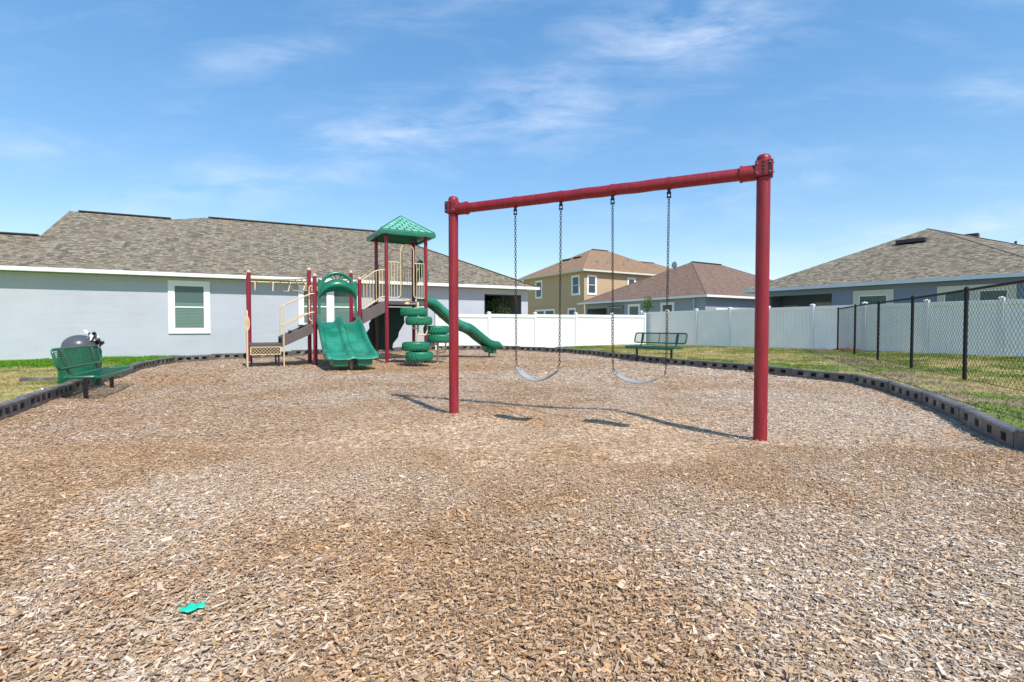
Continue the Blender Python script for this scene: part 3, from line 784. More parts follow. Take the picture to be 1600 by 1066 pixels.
b = MB(); b.box(5.22, 5.36, .40, .74, .20, .40); b.box(5.36, 5.50, .36, .78, .17, .42); b.box(5.14, 5.22, .42, .72, .26, .42); b.build_each('slide_foot', 'green', sl, smooth=False, bevel=.025)
b = MB(); b.lathe([(.03, -.2), (.03, .3)], (5.33, .57, 0), 12); b.build('slide_post', 'rust', sl)
b = MB(); b.box(2.98, 3.08, .1, 1.04, 1.70, 1.78); b.build('slide_lip', 'green', sl, smooth=False, bevel=.01)

# tower guard panels with central loop arch
for y in (0.0, s1):
    for sgn, x0, x1 in ((-1, 1.944, 2.275), (1, 2.655, 2.96)):
        xi, xo = (x1, x0) if sgn < 0 else (x0, x1)
        pr_ = MB()
        pr_.tube(round_path([(xo - (-.06 if sgn > 0 else .06), y, 1.84), (xi, y, 1.84), (xi, y, 2.3)], .12, 6), .015, 8)
        pr_.tube([(xi, y, 2.3), (xi, y, 2.83)], .015, 8); pr_.tube([(xi, y, 2.83), (xo - (-.06 if sgn > 0 else .06), y, 2.83)], .014, 8)
        rp = pr_.build('guard_panel', 'cream', ps)
        bb = MB()
        for k in range(1, 4):
            xx = xi + (xo - xi) * k / 4 + (xo - xi) * .04; bb.tube([(xx, y, 1.85), (xx, y, 2.83)], .010, 6)
        bb.tube([(xo, y, 1.85), (xo, y, 2.83)], .012, 6); bb.build_each('guard_bar', 'cream', rp)
    ar = MB(); ar.tube([(2.275, y, 2.8)] + [(x, y, z) for x, z in arc(2.465, 3.16, .19, 180, 0, 14)] + [(2.655, y, 2.8)], .015, 8); ar.build('loop_arch', 'cream', ps)
# stair guard rails
for y in (0.0, s1):
    b = MB(); b.tube(round_path([(s1 + .05, y, 1.52), (s1 + .10, y, 1.50), (TX - .12, y, 1.86), (TX - .04, y, 1.86)], .08), .015, 8)
    b.tube(round_path([(s1 + .05, y, 2.28), (s1 + .45, y, 2.58), (TX - .04, y, 2.60)], .12), .015, 8); rr = b.build('stair_guard', 'cream', ps)
    b = MB()
    for k in range(7):
        x = s1 + .11 + k * .085; f = (x - s1) / .735; b.tube([(x, y, 1.49 + .42 * max(0, f - .08)), (x, y, min(2.59, 2.27 + .72 * (x - s1 - .03)))], .010, 6)
    b.build_each('guard_bar', 'cream', rr)
# tower end toward the far side (deck side bars)
# climbing rock panel under the tower
outl = [(1.80, 1.62), (1.74, 1.45), (1.78, 1.28), (1.68, 1.12), (1.70, .98), (1.60, .84), (1.55, .66), (1.48, .50), (1.50, .34), (2.36, .32), (2.40, .52), (2.55, .70), (2.58, .86), (2.68, 1.02), (2.76, 1.16), (2.74, 1.30), (2.84, 1.46), (2.82, 1.62)]
b = MB(); b.prism(outl, 1.22, 1.34); b.build('climbing_panel', 'green_dk', ps, smooth=False, bevel=.02)
# overhead ladder, curved in plan
def rail_pts(r): return [(r * math.cos(R(a)) - 1.04, s1 + r * math.sin(R(a)), 2.40) for a in range(0, 91, 6)] + [(-1.47, s1 + r, 2.40)]
b = MB(); b.tube(rail_pts(1.04), .021, 10); b.build('ladder_rail', 'cream', ps)
b = MB(); b.tube(rail_pts(2.18), .021, 10); b.build('ladder_rail', 'cream', ps)
for k, a in enumerate((8, 19, 31, 44, 57, 70, 83)):
    u = Vector((math.cos(R(a)), math.sin(R(a)), 0)); c = Vector((-1.04, s1, 2.40))
    b = MB(); b.tube(round_path([c + u * 1.04, c + u * 1.30 + Vector((0, 0, -.30)), c + u * 1.92 + Vector((0, 0, -.30)), c + u * 2.18], .07), .017, 8); b.build('rung', 'cream', ps)
u = Vector((-1.3, 0, 0))
b = MB(); b.tube(round_path([(-1.28, 2.18, 2.40), (-1.28, 2.44, 2.10), (-1.28, 3.06, 2.10), (-1.28, 3.32, 2.40)], .07), .017, 8); b.build('rung', 'cream', ps)
# roof
rc = (TX + s1 / 2, s1 / 2); hh = .80; z0, z1, zp = 3.57, 3.68, 4.25
b = MB(); v = [(-hh, -hh), (hh, -hh), (hh, hh), (-hh, hh)]
ring = lambda s, z: [(rc[0] + x * s, rc[1] + y * s, z) for x, y in v]
vs = ring(1, z0) + ring(1, z1) + ring(.955, z1 + .012) + ring(.90, z0) + ring(.90, z0 + .05) + [(rc[0], rc[1], zp - .06)]
fs = []
for i in range(4):
    j = (i + 1) % 4; fs += [(i, j, 4 + j, 4 + i), (4 + i, 4 + j, 8 + j, 8 + i), (j, i, 12 + i, 12 + j), (12 + i, 16 + i, 16 + j, 12 + j), (16 + i, 20, 16 + j)]
b.add(vs, fs); rf = b.build('roof', 'green', ps, smooth=False, bevel=.012)
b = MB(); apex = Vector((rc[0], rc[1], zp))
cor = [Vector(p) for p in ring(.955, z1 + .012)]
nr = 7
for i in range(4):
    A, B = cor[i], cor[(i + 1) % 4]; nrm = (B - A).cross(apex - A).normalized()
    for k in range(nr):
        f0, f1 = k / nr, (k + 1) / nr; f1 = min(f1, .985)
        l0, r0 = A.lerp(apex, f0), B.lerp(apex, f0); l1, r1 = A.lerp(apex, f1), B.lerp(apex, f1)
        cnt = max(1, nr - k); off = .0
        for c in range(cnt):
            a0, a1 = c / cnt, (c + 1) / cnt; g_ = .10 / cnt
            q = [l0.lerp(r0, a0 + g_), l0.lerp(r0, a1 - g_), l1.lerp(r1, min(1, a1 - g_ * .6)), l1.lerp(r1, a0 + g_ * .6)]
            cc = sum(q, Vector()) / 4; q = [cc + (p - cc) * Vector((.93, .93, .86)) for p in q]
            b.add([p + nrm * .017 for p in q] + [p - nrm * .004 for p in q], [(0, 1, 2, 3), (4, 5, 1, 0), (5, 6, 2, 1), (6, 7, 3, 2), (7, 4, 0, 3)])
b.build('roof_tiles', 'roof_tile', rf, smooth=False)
b = MB()
for p in cor: b.tube([p + Vector((0, 0, .005)), apex], .028, 8)
b.build_each('roof_hip', 'green', rf)
b = MB()
for i in range(4):
    A, B = cor[i], cor[(i + 1) % 4]; b.add([A, B, apex], [(0, 1, 2)])
b.build('roof_skin', 'green', rf, smooth=False)
# tyre climber
def tyre_mb(c, rad=.34, w=.215):
    m = MB(); n = 56; prof = [(rad * .60, -w * .36), (rad * .62, -w * .5), (rad * .80, -w * .54), (rad * .93, -w * .47), (rad * .985, -w * .33), (rad, -w * .17), (rad, 0), (rad, w * .17), (rad * .985, w * .33), (rad * .93, w * .47), (rad * .80, w * .54), (rad * .62, w * .5), (rad * .60, w * .36)]
    vs = []; fs = []; k = len(prof)
    for i in range(n):
        a = 2 * math.pi * i / n
        for j, (r_, z) in enumerate(prof):
            rr = r_ + (.019 if (3 <= j <= 9 and (i + (j // 3)) % 2) else 0)
            vs.append((c[0] + rr * math.cos(a), c[1] + rr * math.sin(a), c[2] + z))
    for i in range(n):
        i2 = (i + 1) % n
        for j in range(k - 1): fs.append((i * k + j, i2 * k + j, i2 * k + j + 1, i * k + j + 1))
    m.add(vs, fs); return m
frame = MB()
T = [(-2.41, 13.05, .26), (-2.52, 13.15, .51), (-1.97, 13.85, .70), (-2.10, 13.95, .935), (-2.50, 13.5, 1.18), (-2.66, 13.6, 1.42)]
p1 = loc(-2.50, 13.36, 0); p2 = loc(-2.07, 13.98, 0)
frame.tube([p1 + Vector((0, 0, -.2)), p1 + Vector((0, 0, 1.68))], .032, 12)
frame.tube([p2 + Vector((0, 0, -.2)), p2 + Vector((0, 0, .62))], .032, 12)
frame.tube(round_path([p1 + Vector((0, 0, .80)), p1 + Vector((.22, .0, .80)), p1 + Vector((.26, 0, .92)), p1 + Vector((.26, 0, 1.07))], .06), .022, 8)
frame.tube(round_path([p1 + Vector((-.16, 0, 1.04)), p1 + Vector((-.12, 0, .98)), p1 + Vector((0, 0, .98))], .04), .022, 8)
frame.tube(round_path([p2 + Vector((0, 0, .30)), p2 + Vector((.20, 0, .30)), p2 + Vector((.24, 0, .40)), p2 + Vector((.24, 0, .6))], .06), .022, 8)
frame.tube(round_path([p2 + Vector((-.18, 0, .59)), p2 + Vector((-.14, 0, .54)), p2 + Vector((0, 0, .54))], .04), .022, 8)
q = loc(-2.66, 13.95, 1.70)
frame.tube([p1 + Vector((0, 0, 1.62)), Vector((2.45, 0.0, 1.66))], .026, 8); frame.lathe([(.09, 1.66), (.07, 1.70), (.03, 1.72)], (2.45, -.03, 0), 12)
fr = frame.build('tyre_climber_frame', 'cream', ps)
for X, Y, z in T:
    c = loc(X, Y, z); tyre_mb(c).build('tyre', 'tyre', fr, angle=25)
    d_ = MB(); d_.lathe([(.22, -.012), (.22, .012)], (c.x, c.y, c.z - .09), 20); d_.build('tyre_plate', 'dark', fr)

# ---------------------------------------------------------------- benches
def make_bench(loc_, rz, label, mesh_mat, seat_h=.44):
    r = empty('park_bench', loc_, rz, label, 'bench', 'green coated metal benches at the mulch edge')
    L_ = .915
    # seat: y from -.16 to .20 ; back at y=-.25
    def framed(name, P, nu, nv, mt):      # P(u,v)->point; open expanded-metal panel inside a rounded rim
        rim = MB(); pts = []
        for a0, cx, cy in ((0, 1, 1), (90, -1, 1), (180, -1, -1), (270, 1, -1)):
            for k in range(5):
                a = R(a0 + 90 * k / 4); pts.append((cx * (1 - .09) + .09 * math.cos(a) * 1, cy * (1 - .38) + .38 * math.sin(a)))
        rim.tube([P(u, v) for u, v in pts], .020, 8, closed=True)
        if name == 'seat':
            for v in (-1.02, 1.02): rim.bar(P(-.9, v) - Vector((0, 0, .02)), P(.9, v) - Vector((0, 0, .02)), .012, .045)
        o = rim.build(name, mt, r)
        g_ = MB(); hw = .0035
        for k in range(nv):
            v = -1 + 2 * (k + .5) / nv; lim = 1 - .09 * (1 - math.sqrt(max(0, 1 - max(0, (abs(v) - .62) / .38) ** 2)))
            seg = 40; line = [P(-lim + 2 * lim * s / seg, v + (.5 / nv) * (1 if s % 2 else -1) * .9) for s in range(seg + 1)]
            for a, b_ in zip(line, line[1:]): g_.bar(a, b_, .010, .007)
        g_.build(name + '_mesh', mt, o, smooth=False); return o
    framed('seat', lambda u, v: Vector((u * L_, .03 + v * .19, seat_h - .015 * (v > .8))), 2, 13, mesh_mat)
    bk = framed('backrest', lambda u, v: Vector((u * L_, -.245 - .035 * v, seat_h + .245 + v * .135)), 2, 10, mesh_mat)
    st = MB()
    for x in (-.62, 0, .62):
        w = .085 if x else .022
        st.bar((x, -.235 + .0 + .032, seat_h + .10), (x, -.245 - .035 + .012, seat_h + .385), w, .008, up=(0, 1, .1))
    st.build_each('back_strap', mesh_mat, bk, smooth=False)
    for x in (-.62, .62):
        lg = MB(); lg.box(x - .022, x + .022, -.03, .02, -.35, seat_h - .03); lg.build('leg', 'dark', r, smooth=False, bevel=.004)
        ar = MB(); ar.tube(round_path([(x, .19, seat_h - .035), (x, -.12, seat_h - .035), (x, -.20, seat_h + .06), (x, -.27, seat_h + .34)], .09), .018, 8); ar.build('seat_support', 'dark', r)
    return r
make_bench((-6.33, 7.70, -.12), R(-65), 'green slatted metal bench at left in front of the domed bin', 'bench')
make_bench((3.95, 14.02, .02), R(122.7), 'dark green metal bench at right in front of the white fence', 'bench_dk')

# ---------------------------------------------------------------- domed bin and small things on the left lawn
bx, by = -7.42, 8.62; lz = float(lawn_z(np.array([bx]), np.array([by]))[0])
bn = empty('litter_bin', (bx, by, lz), 0, 'round green perforated bin with grey dome lid behind the left bench', 'bin')
b = MB(); b.lathe([(.24, .0), (.28, .02), (.285, .60), (.28, .62)], (0, 0, 0), 32); b.build('bin_body', 'bench', bn)
b = MB()
for i in range(40):
    a = 2 * math.pi * i / 40; b.bar((.286 * math.cos(a), .286 * math.sin(a), .03), (.288 * math.cos(a + .28), .288 * math.sin(a + .28), .58), .008, .008); b.bar((.286 * math.cos(a), .286 * math.sin(a), .03), (.288 * math.cos(a - .28), .288 * math.sin(a - .28), .58), .008, .008)
b.build('bin_mesh', 'bench', bn, smooth=False)
b = MB(); b.lathe([(.245, .60), (.25, .64)] + [(.245 * math.cos(R(a)), .64 + .20 * math.sin(R(a))) for a in range(0, 90, 9)] + [(.0, .84)], (0, 0, 0), 36, caps=False); b.build('dome_lid', 'dome', bn)
pb = empty('plastic_bags', (bx + .30, by + .05, lz), 0, 'crumpled black and white plastic bags caught on the side of the domed bin', 'rubbish')
for mt, off, seedv in (('bag_k', (0, 0, 0), 1.3), ('bag_w', (-.05, -.03, .03), 4.1)):
    b = MB(); P = []
    for jj in range(7):
        row = []
        for ii in range(9):
            u = ii / 8; v = jj / 6 - .5
            row.append(Vector((-.14 + .17 * u + .03 * math.sin(jj * 2.3 + ii * 1.9 + seedv), .09 * v + .04 * math.sin(ii * 2.7 + seedv), .87 - .20 * u + .05 * math.sin(jj * 1.7 + ii * 2.9 + seedv * 2))) + Vector(off))
        P.append(row)
    if mt == 'bag_w': P = [r_[:6] for r_ in P[:4]]
    b.grid(P); b.build('black_bag' if mt == 'bag_k' else 'white_bag', mt, pb, smooth=False)
for (x, y, a, L_, lb) in ((-8.85, 9.0, R(10), 1.2, 'long dark plastic timber lying on the grass left of the bin'), (-8.75, 9.65, R(10), 1.1, 'dark plastic timber half hidden behind the bin')):
    z = float(lawn_z(np.array([x]), np.array([y]))[0]); r = empty('loose_timber', (x, y, z), a, lb, 'timber', 'dark plastic timbers lying on the left lawn')
    b = MB(); b.prism([(0, .0), (L_, .0), (L_, .07), (0, .07)], 0, .11); b.build('timber_body', 'border', r, smooth=False, bevel=.008)
    b = MB(); b.box(-.004, .0, .03, .08, .015, .055); b.build('end_socket', 'border_dk', r, smooth=False)
b = MB()
P = [[(.06 * i + random.gauss(0, .006), .035 * j + random.gauss(0, .005), .02 + random.random() * .025) for i in range(3)] for j in range(3)]
b.grid(P); o = b.build('paper_scrap', 'bag_w', None, smooth=False, solid=.002, loc=(-7.05, 7.45, .05)); tag(o, 'small white paper scrap lying on the left lawn', 'litter')
# green litter in the mulch
b = MB(); P = []
for j in range(6):
    row = []
    for i in range(12):
        u = i / 11; v = j / 5 - .5; w = .05 * (.35 + .9 * math.sin(math.pi * min(1, u * .62 + .25)))
        row.append((u * .105 + .006 * math.sin(j * 2.1), v * w + .004 * math.sin(i * 1.7), .018 + .005 * math.sin(i * 1.1 + j) * math.cos(j * 1.9) + random.random() * .004))
    P.append(row)
b.grid(P); o = b.build('crumpled_wrapper', 'litter', None, smooth=True, solid=.0015, angle=50, loc=(-1.155, 1.72, 0)); o.rotation_euler = (0, 0, R(32)); o.scale = (.72, .8, .8)
o.location.z = float(mulch_z(np.array([-1.14]), np.array([1.79]))[0]) + .012
tag(o, 'crumpled bright green plastic scrap on the mulch, near left', 'litter')

# ---------------------------------------------------------------- fences
def vinyl_fence(p0, dirv, spans, plen, z0, z1, mt, label, back=False, extra_end=True):
    a = math.atan2(dirv[1], dirv[0]); r = empty('vinyl_fence', (p0[0], p0[1], 0), a, label, 'fence')
    # local y: negative side faces the camera for the back fence
    for n in range(spans + 1):
        x = n * plen; b = MB(); b.box(x - .064, x + .064, -.064, .064, z0(x) - .3, z1(x) + .045); p = b.build('fence_post', 'vinyl', r, smooth=False, bevel=.006)
        c = MB(); zt = z1(x) + .047; s_ = .075
        c.add([(x - s_, -s_, zt), (x + s_, -s_, zt), (x + s_, s_, zt), (x - s_, s_, zt), (x - s_, -s_, zt + .02), (x + s_, -s_, zt + .02), (x + s_, s_, zt + .02), (x - s_, s_, zt + .02), (x, 0, zt + .06)],
              [(0, 3, 2, 1), (0, 1, 5, 4), (1, 2, 6, 5), (2, 3, 7, 6), (3, 0, 4, 7), (4, 5, 8), (5, 6, 8), (6, 7, 8), (7, 4, 8)])
        c.build('post_cap', 'vinyl', p, smooth=False)
    for n in range(spans):
        x0 = n * plen + .066; x1 = (n + 1) * plen - .066; zb, zt = z0(x0), z1(x0)
        b = MB(); b.box(x0, x1, -.045, .045, zt - .14, zt); b.box(x0, x1, -.045, .045, zb + .03, zb + .17)
        b.build_each('fence_rail', mt, r, smooth=False, bevel=.004)
        pb_ = MB(); k = round((x1 - x0) / .152); w = (x1 - x0) / k
        for i in range(k): pb_.box(x0 + i * w + .0035, x0 + (i + 1) * w - .0035, -.0145, .0145, zb + .172, zt - .142)
        pb_.box(x0, x1, -.006, .006, zb + .171, zt - .141); pb_.build('fence_boards', mt, r, smooth=False)
    return r
vinyl_fence((-3.0, 19.9 + .0), (.82, .571), 5, 2.46, lambda x: .0 + .0 * x, lambda x: 1.555 + .0105 * x, 'vinyl', 'white vinyl fence in sunlight running from the grey house to the back corner')
RF0 = (7.10, 27.55); rd = Vector((.514, -.858))
vinyl_fence((RF0[0] - .03, RF0[1] + .0), (rd.x, rd.y), 10, 1.83, lambda x: .07, lambda x: 1.83, 'vinyl_sh', 'shaded white vinyl fence running from the back corner toward the viewer behind the chain-link')
vinyl_fence((4.0, 31.5), (.858, .514), 3, 2.44, lambda x: .0, lambda x: 1.72, 'vinyl_sh', 'distant neighbour white vinyl fence seen above the back fence corner')
# chain-link fence
CL = [Vector((7.60, 8.42)), Vector((10.93 * 1.08, 18.2))]
cd = (CL[1] - CL[0]) / 4; ca = math.atan2(cd.y, cd.x); cs = cd.length
n0 = 2; c0 = CL[0] - cd * n0
cf = empty('chain_link_fence', (c0.x, c0.y, 0), ca, 'black chain-link fence with round posts on the right lawn', 'fence')
def cz(x): p = c0 + cd.normalized() * x; return float(lawn_z(np.array([p.x]), np.array([p.y]))[0])
NP = 4 + n0; HT = 1.50
for n in range(NP + 1):
    x = n * cs; z = cz(x); rr = .030 if n < NP else .028
    b = MB(); b.lathe([(rr, -.3), (rr, z + HT + .02), (rr * 1.15, z + HT + .025), (rr * 1.1, z + HT + .06), (.005, z + HT + .085)], (x, 0, 0), 12); b.build('fence_post', 'post_m', cf)
b = MB(); b.tube([(n * cs * .5, .0, cz(n * cs * .5) + HT + .02) for n in range(2 * NP + 1)], .021, 8); b.build('top_rail', 'post_m', cf)
b = MB(); b.tube([(n * cs * .5, -.036, cz(n * cs * .5) + .03) for n in range(2 * NP + 1)], .004, 5); b.build('tension_wire', 'post_m', cf)
# woven mesh: zigzag wires
ph = .056; W_ = NP * cs; nc = int(W_ / ph); pv = .056; nz = int((HT + .04) / (pv)); wr = .0022
vs = []; 
zz = np.array([cz(i * ph) for i in range(nc + 1)])
k = np.arange(nz + 1)
X = []; A = []
for i in range(nc):
    side = (k % 2 == 0) ^ (i % 2 == 0)
    xx = i * ph + np.where(side, ph * .52, -ph * .52) + ph * .5; yy = -.036 + np.where(side, .003, -.003)
    X.append(np.stack([xx, yy, zz[i] + .01 + k * pv], -1))
X = np.array(X)                      # nc, nz+1, 3
P0 = X[:, :-1].reshape(-1, 3); P1 = X[:, 1:].reshape(-1, 3)
d = P1 - P0; d /= np.linalg.norm(d, axis=1)[:, None]; yv = np.tile([0, 1., 0], (len(d), 1)); s_ = np.cross(d, yv); s_ /= np.linalg.norm(s_, axis=1)[:, None]
o3 = [s_ * wr, -s_ * wr * .5 + yv * wr * .87, -s_ * wr * .5 - yv * wr * .87]
V = np.stack([P0 + o for o in o3] + [P1 + o for o in o3], 1).reshape(-1, 3)
F = np.array([(0, 1, 4, 3), (1, 2, 5, 4), (2, 0, 3, 5)]); q = (np.arange(len(P0))[:, None, None] * 6 + F[None]).reshape(-1, 4)
me = npmesh('wire_mesh', V, q, np.zeros((len(V), 3)), 'post_m', 4, False); me.parent = cf
# dead leaves heaped at the fence corner
def leaf_cloud(n, c, r, size, cols, name, parent=None, flat=1.0, clump=0):
    c = np.array(c); ctr = rng.normal(0, .5, (max(1, clump), 3)) * r if clump else None
    d = rng.normal(0, 1, (n, 3)); d /= np.linalg.norm(d, axis=1)[:, None]; rad = rng.random(n)[:, None] ** (1 / 2.2)
    if clump:
        k = rng.integers(0, clump, n); p = ctr[k] + d * rad * np.array(r) * .42
    else: p = d * rad * np.array(r)
    p = p + c; a = rng.normal(0, 1, (n, 3)); a /= np.linalg.norm(a, axis=1)[:, None]; b_ = np.cross(a, rng.normal(0, 1, (n, 3))); b_ /= np.linalg.norm(b_, axis=1)[:, None]
    s = size * (.6 + .8 * rng.random(n))[:, None]
    V = np.stack([p - a * s, p + b_ * s * .45, p + a * s, p - b_ * s * .45], 1).reshape(-1, 3)
    cc = np.array(cols)[rng.integers(0, len(cols), n)] * (.7 + .6 * rng.random(n))[:, None]
    o = npmesh(name, V, np.arange(4 * n).reshape(-1, 4), np.repeat(cc, 4, 0), 'leaf', 4, False)
    if parent: o.parent = parent
    return o
o = leaf_cloud(500, (12.15, 18.3, .14), (.55, .35, .14), .05, [(.38, .22, .12), (.45, .3, .18), (.25, .14, .08)], 'leaf_heap'); tag(o, 'heap of dry brown leaves at the far end of the chain-link fence', 'leaf heap')

# ---------------------------------------------------------------- houses
def roof_faces(name, mt, parent, faces, uvax=None):
    b = MB()
    for f in faces:
        pts = [Vector(p) for p in f]; k = len(b.f); b.add(pts, [tuple(range(len(pts)))])
        n = Vector((0, 0, 0))
        for i in range(len(pts)): n += (pts[i] - pts[0]).cross(pts[(i + 1) % len(pts)] - pts[0])
        n.normalize()
        if n.z < 0: n = -n
        h = Vector((0, 0, 1)).cross(n)
        if h.length < 1e-3: h = Vector((1, 0, 0))
        h.normalize(); u = n.cross(h)
        b.uv[k] = [(p.dot(h) + 50, p.dot(u) + 50) for p in pts]
    return b.build(name, mt, parent, smooth=False)
def wall_mb(b, x0, x1, z0, z1, holes, y0=0., y1=.2):
    cur = x0
    for hx0, hx1, hz0, hz1 in sorted(holes):
        if hx0 > cur: b.box(cur, hx0, y0, y1, z0, z1)
        if hz0 > z0: b.box(hx0, hx1, y0, y1, z0, hz0)
        if hz1 < z1: b.box(hx0, hx1, y0, y1, hz1, z1)
        cur = hx1
    b.box(cur, x1, y0, y1, z0, z1)
def ring_mb(b, x0, x1, z0, z1, w, y0, y1):
    b.box(x0, x1, y0, y1, z1 - w, z1); b.box(x0, x1, y0, y1, z0, z0 + w); b.box(x0, x0 + w, y0, y1, z0 + w, z1 - w); b.box(x1 - w, x1, y0, y1, z0 + w, z1 - w)
def xf(o, T):
    if T is not None: o.matrix_local = T
    return o
def window(parent, x0, x1, z0, z1, trim='trim', tw=.15, T=None, blind=True, double=False, glass='glass', split=True, head=None):
    """x,z on the wall plane y=0 facing -y: the rectangle is the outside of the painted trim."""
    b = MB(); ring_mb(b, x0, x1, z0, z1, tw, -.045, -.001)
    if head: b.box(x0, x1, -.046, -.001, z1 - head, z1 - tw + .002)
    tops = [(x0 + tw, x1 - tw)]
    if double:
        xm = (x0 + x1) / 2; b.box(xm - .10, xm + .10, -.044, -.001, z0 + tw, z1 - tw); tops = [(x0 + tw, xm - .10), (xm + .10, x1 - tw)]
    w = xf(b.build('window', trim, parent, smooth=False), T)
    ztop = z1 - (head or tw)
    fr_ = MB()
    for a, c in tops:
        ring_mb(fr_, a, c, z0 + tw, ztop, .035, -.034, -.002)
        if split: fr_.box(a + .035, c - .035, -.033, -.006, (z0 + tw + ztop) / 2 - .02, (z0 + tw + ztop) / 2 + .02)
    fr_.build('sash', 'trim', w, smooth=False)
    for a, c in tops:
        gl = MB(); gl.add([(a + .03, -.024, z0 + tw + .03), (c - .03, -.024, z0 + tw + .03), (c - .03, -.024, ztop - .03), (a + .03, -.024, ztop - .03)], [(0, 1, 2, 3)]); gl.build('pane', glass, w, smooth=False)
        bl = MB(); bk = 'black'
        if blind:
            h = ztop - z0 - tw - .07; n = int(h / .05)
            for i in range(int(n * .64)):
                z = z0 + tw + .035 + (i + .5) * h / n; bl.add([(a + .04, -.006, z - .022), (c - .04, -.006, z - .022), (c - .04, -.016, z + .018), (a + .04, -.016, z + .018)], [(0, 1, 2, 3)])
            bl.build('blind', 'blind', w, smooth=False)
        bb = MB(); bb.add([(a + .03, -.0035, z0 + tw + .03), (c - .03, -.0035, z0 + tw + .03), (c - .03, -.0035, ztop - .03), (a + .03, -.0035, ztop - .03)], [(0, 1, 2, 3)])
        bb.build('dark_backing', 'room' if blind else 'black', w, smooth=False)
    return w
EZ0, EZ1 = 2.69, 2.80
# --- left grey house
hl = empty('grey_house', (-15.24, 14.95, 0), math.atan2(.438, .899), 'long light grey stucco bungalow with brown-grey shingle roof at left', 'house')
b = MB(); lan = (15.62, 17.42, -.2, 2.45)
wall_mb(b, -9, 17.75, -.3, 2.68, [lan]); b.box(17.55, 17.75, .2, 11.0, -.3, 2.68); b.box(14.6, 14.8, .2, 3.2, -.3, 2.68); b.box(14.8, 17.55, 3.0, 3.2, -.3, 2.68)
b.build('wall', 'stucco', hl, smooth=False)
def rz(t): return EZ1 + .5 * t
def rp(k, t, z=None): return (k, t - .4, rz(t) if z is None else z)
F = [[rp(-9, 0), rp(18.1, 0), rp(12.1, 6), rp(4.77, 6), rp(3.75, 5.45), rp(.3, 5.45), rp(.3, 2.6), rp(-9, 2.6)],
     [rp(18.1, 0), (18.1, 11.6, EZ1), rp(12.1, 6)], [(18.1, 11.6, EZ1), (-1.2, 11.6, EZ1), rp(4.77, 6), rp(12.1, 6)],
     [rp(4.77, 6), (-1.2, 11.6, EZ1), rp(3.75, 5.45)], [rp(.3, 5.45), rp(3.75, 5.45), (-1.2, 11.6, EZ1), (.3, 10.5, EZ1)],
     [rp(-9, 2.6), rp(.3, 2.6), (.3, 4.8, EZ1), (-9, 4.8, EZ1)]]
rf = roof_faces('roof', 'shingle', hl, F)
b = MB(); b.prism([(-9, EZ0), (18.1, EZ0), (18.1, EZ1 + .004), (-9, EZ1 + .004)], -.43, -.402); b.box(18.102, 18.13, -.43, 11.6, EZ0, EZ1 + .002); b.build('fascia', 'trim', hl, smooth=False)
b = MB(); b.box(-9, 18.1, -.4, -.002, EZ0 + .005, EZ0 + .02); b.box(17.752, 18.1, -.001, 11.6, EZ0 + .005, EZ0 + .02); b.box(14.8, 17.55, .2, 3.0, 2.60, 2.62); b.build('soffit', 'trim', hl, smooth=False)
def cap(pts, w=.14, h=.035, par=None, mt='ridge'):
    b = MB()
    for p, q in zip(pts, pts[1:]): b.bar(p, q, w, h)
    b.build('ridge_cap', mt, par, smooth=False)
up = lambda p, d=.022: (p[0], p[1], p[2] + d)
cap([up(rp(4.9, 6)), up(rp(12.1, 6))], .22, .04, hl); cap([up(rp(.6, 5.45)), up(rp(3.6, 5.45))], .22, .04, hl); cap([up(rp(-9, 2.6)), up(rp(.25, 2.6))], .22, .04, hl)
cap([up(rp(18.1, 0), .01), up(rp(12.1, 6), .01)], .2, .02, hl, 'shingle_cap')
b = MB(); b.add([rp(.3, 2.6), rp(.3, 5.45), (.3, 10.0, EZ1 + .1), (.3, 4.8, EZ1)], [(0, 1, 2, 3)]); b.build('gable_wall', 'stucco', hl, smooth=False)
window(hl, 4.20, 5.40, .80, 2.58, T=None); window(hl, 8.20, 10.42, .98, 2.58, double=True, T=None)
b = MB(); ring_mb(b, lan[0] + .01, lan[1] - .01, .05, lan[3] - .002, .05, .03, .07); b.box(16.5, 16.53, .03, .07, .1, 2.40); b.build('screen_frame', 'dark', hl, smooth=False)
b = MB(); b.box(lan[0], lan[1], .02, .08, -.2, .049); b.build('lanai_sill', 'stucco', hl, smooth=False)
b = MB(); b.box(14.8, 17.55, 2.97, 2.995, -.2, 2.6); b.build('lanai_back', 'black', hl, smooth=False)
# foliage stands in front of the dark opening behind the fence
def bush(name, parent_loc, rz_, label, n, r, zc, cols, leaf, stem_h, cat='shrub', clump=14):
    ro = empty(name, parent_loc, rz_, label, cat)
    b = MB()
    for i in range(7):
        a = random.random() * 6.28; e = Vector((math.cos(a) * r[0] * .6, math.sin(a) * r[1] * .6, zc + (random.random() - .2) * r[2]))
        b.tube([(0, 0, -.1), Vector((e.x * .3, e.y * .3, zc * .5)), e], [.022, .014, .005], 6)
    b.build('stem', 'bark', ro); o = leaf_cloud(n, (0, 0, zc), r, leaf, cols, 'foliage', ro, clump=clump); return ro
GC = [(.07, .12, .035), (.11, .17, .05), (.20, .24, .12), (.05, .08, .03)]
mL = hl.matrix_basis.copy()
hm = Matrix.Translation(hl.location) @ Matrix.Rotation(hl.rotation_euler.z, 4, 'Z')
p = hm @ Vector((16.6, .42, 0)); bush('shrub', (p.x, p.y, 0), hl.rotation_euler.z, 'leafy green shrub in the dark porch opening of the grey house', 3000, (.80, .30, .50), 1.72, GC, .035, 1, clump=30)

# --- generic hip house (local x along side B, y along side A going away; corner of walls at origin)
def hip_house(name, corner, ang, label, W, D, ez, mats, rise=.5, ov=.4, base=-.3, ridge=True):
    r = empty(name, (corner[0], corner[1], 0), ang, label, 'house')
    return r
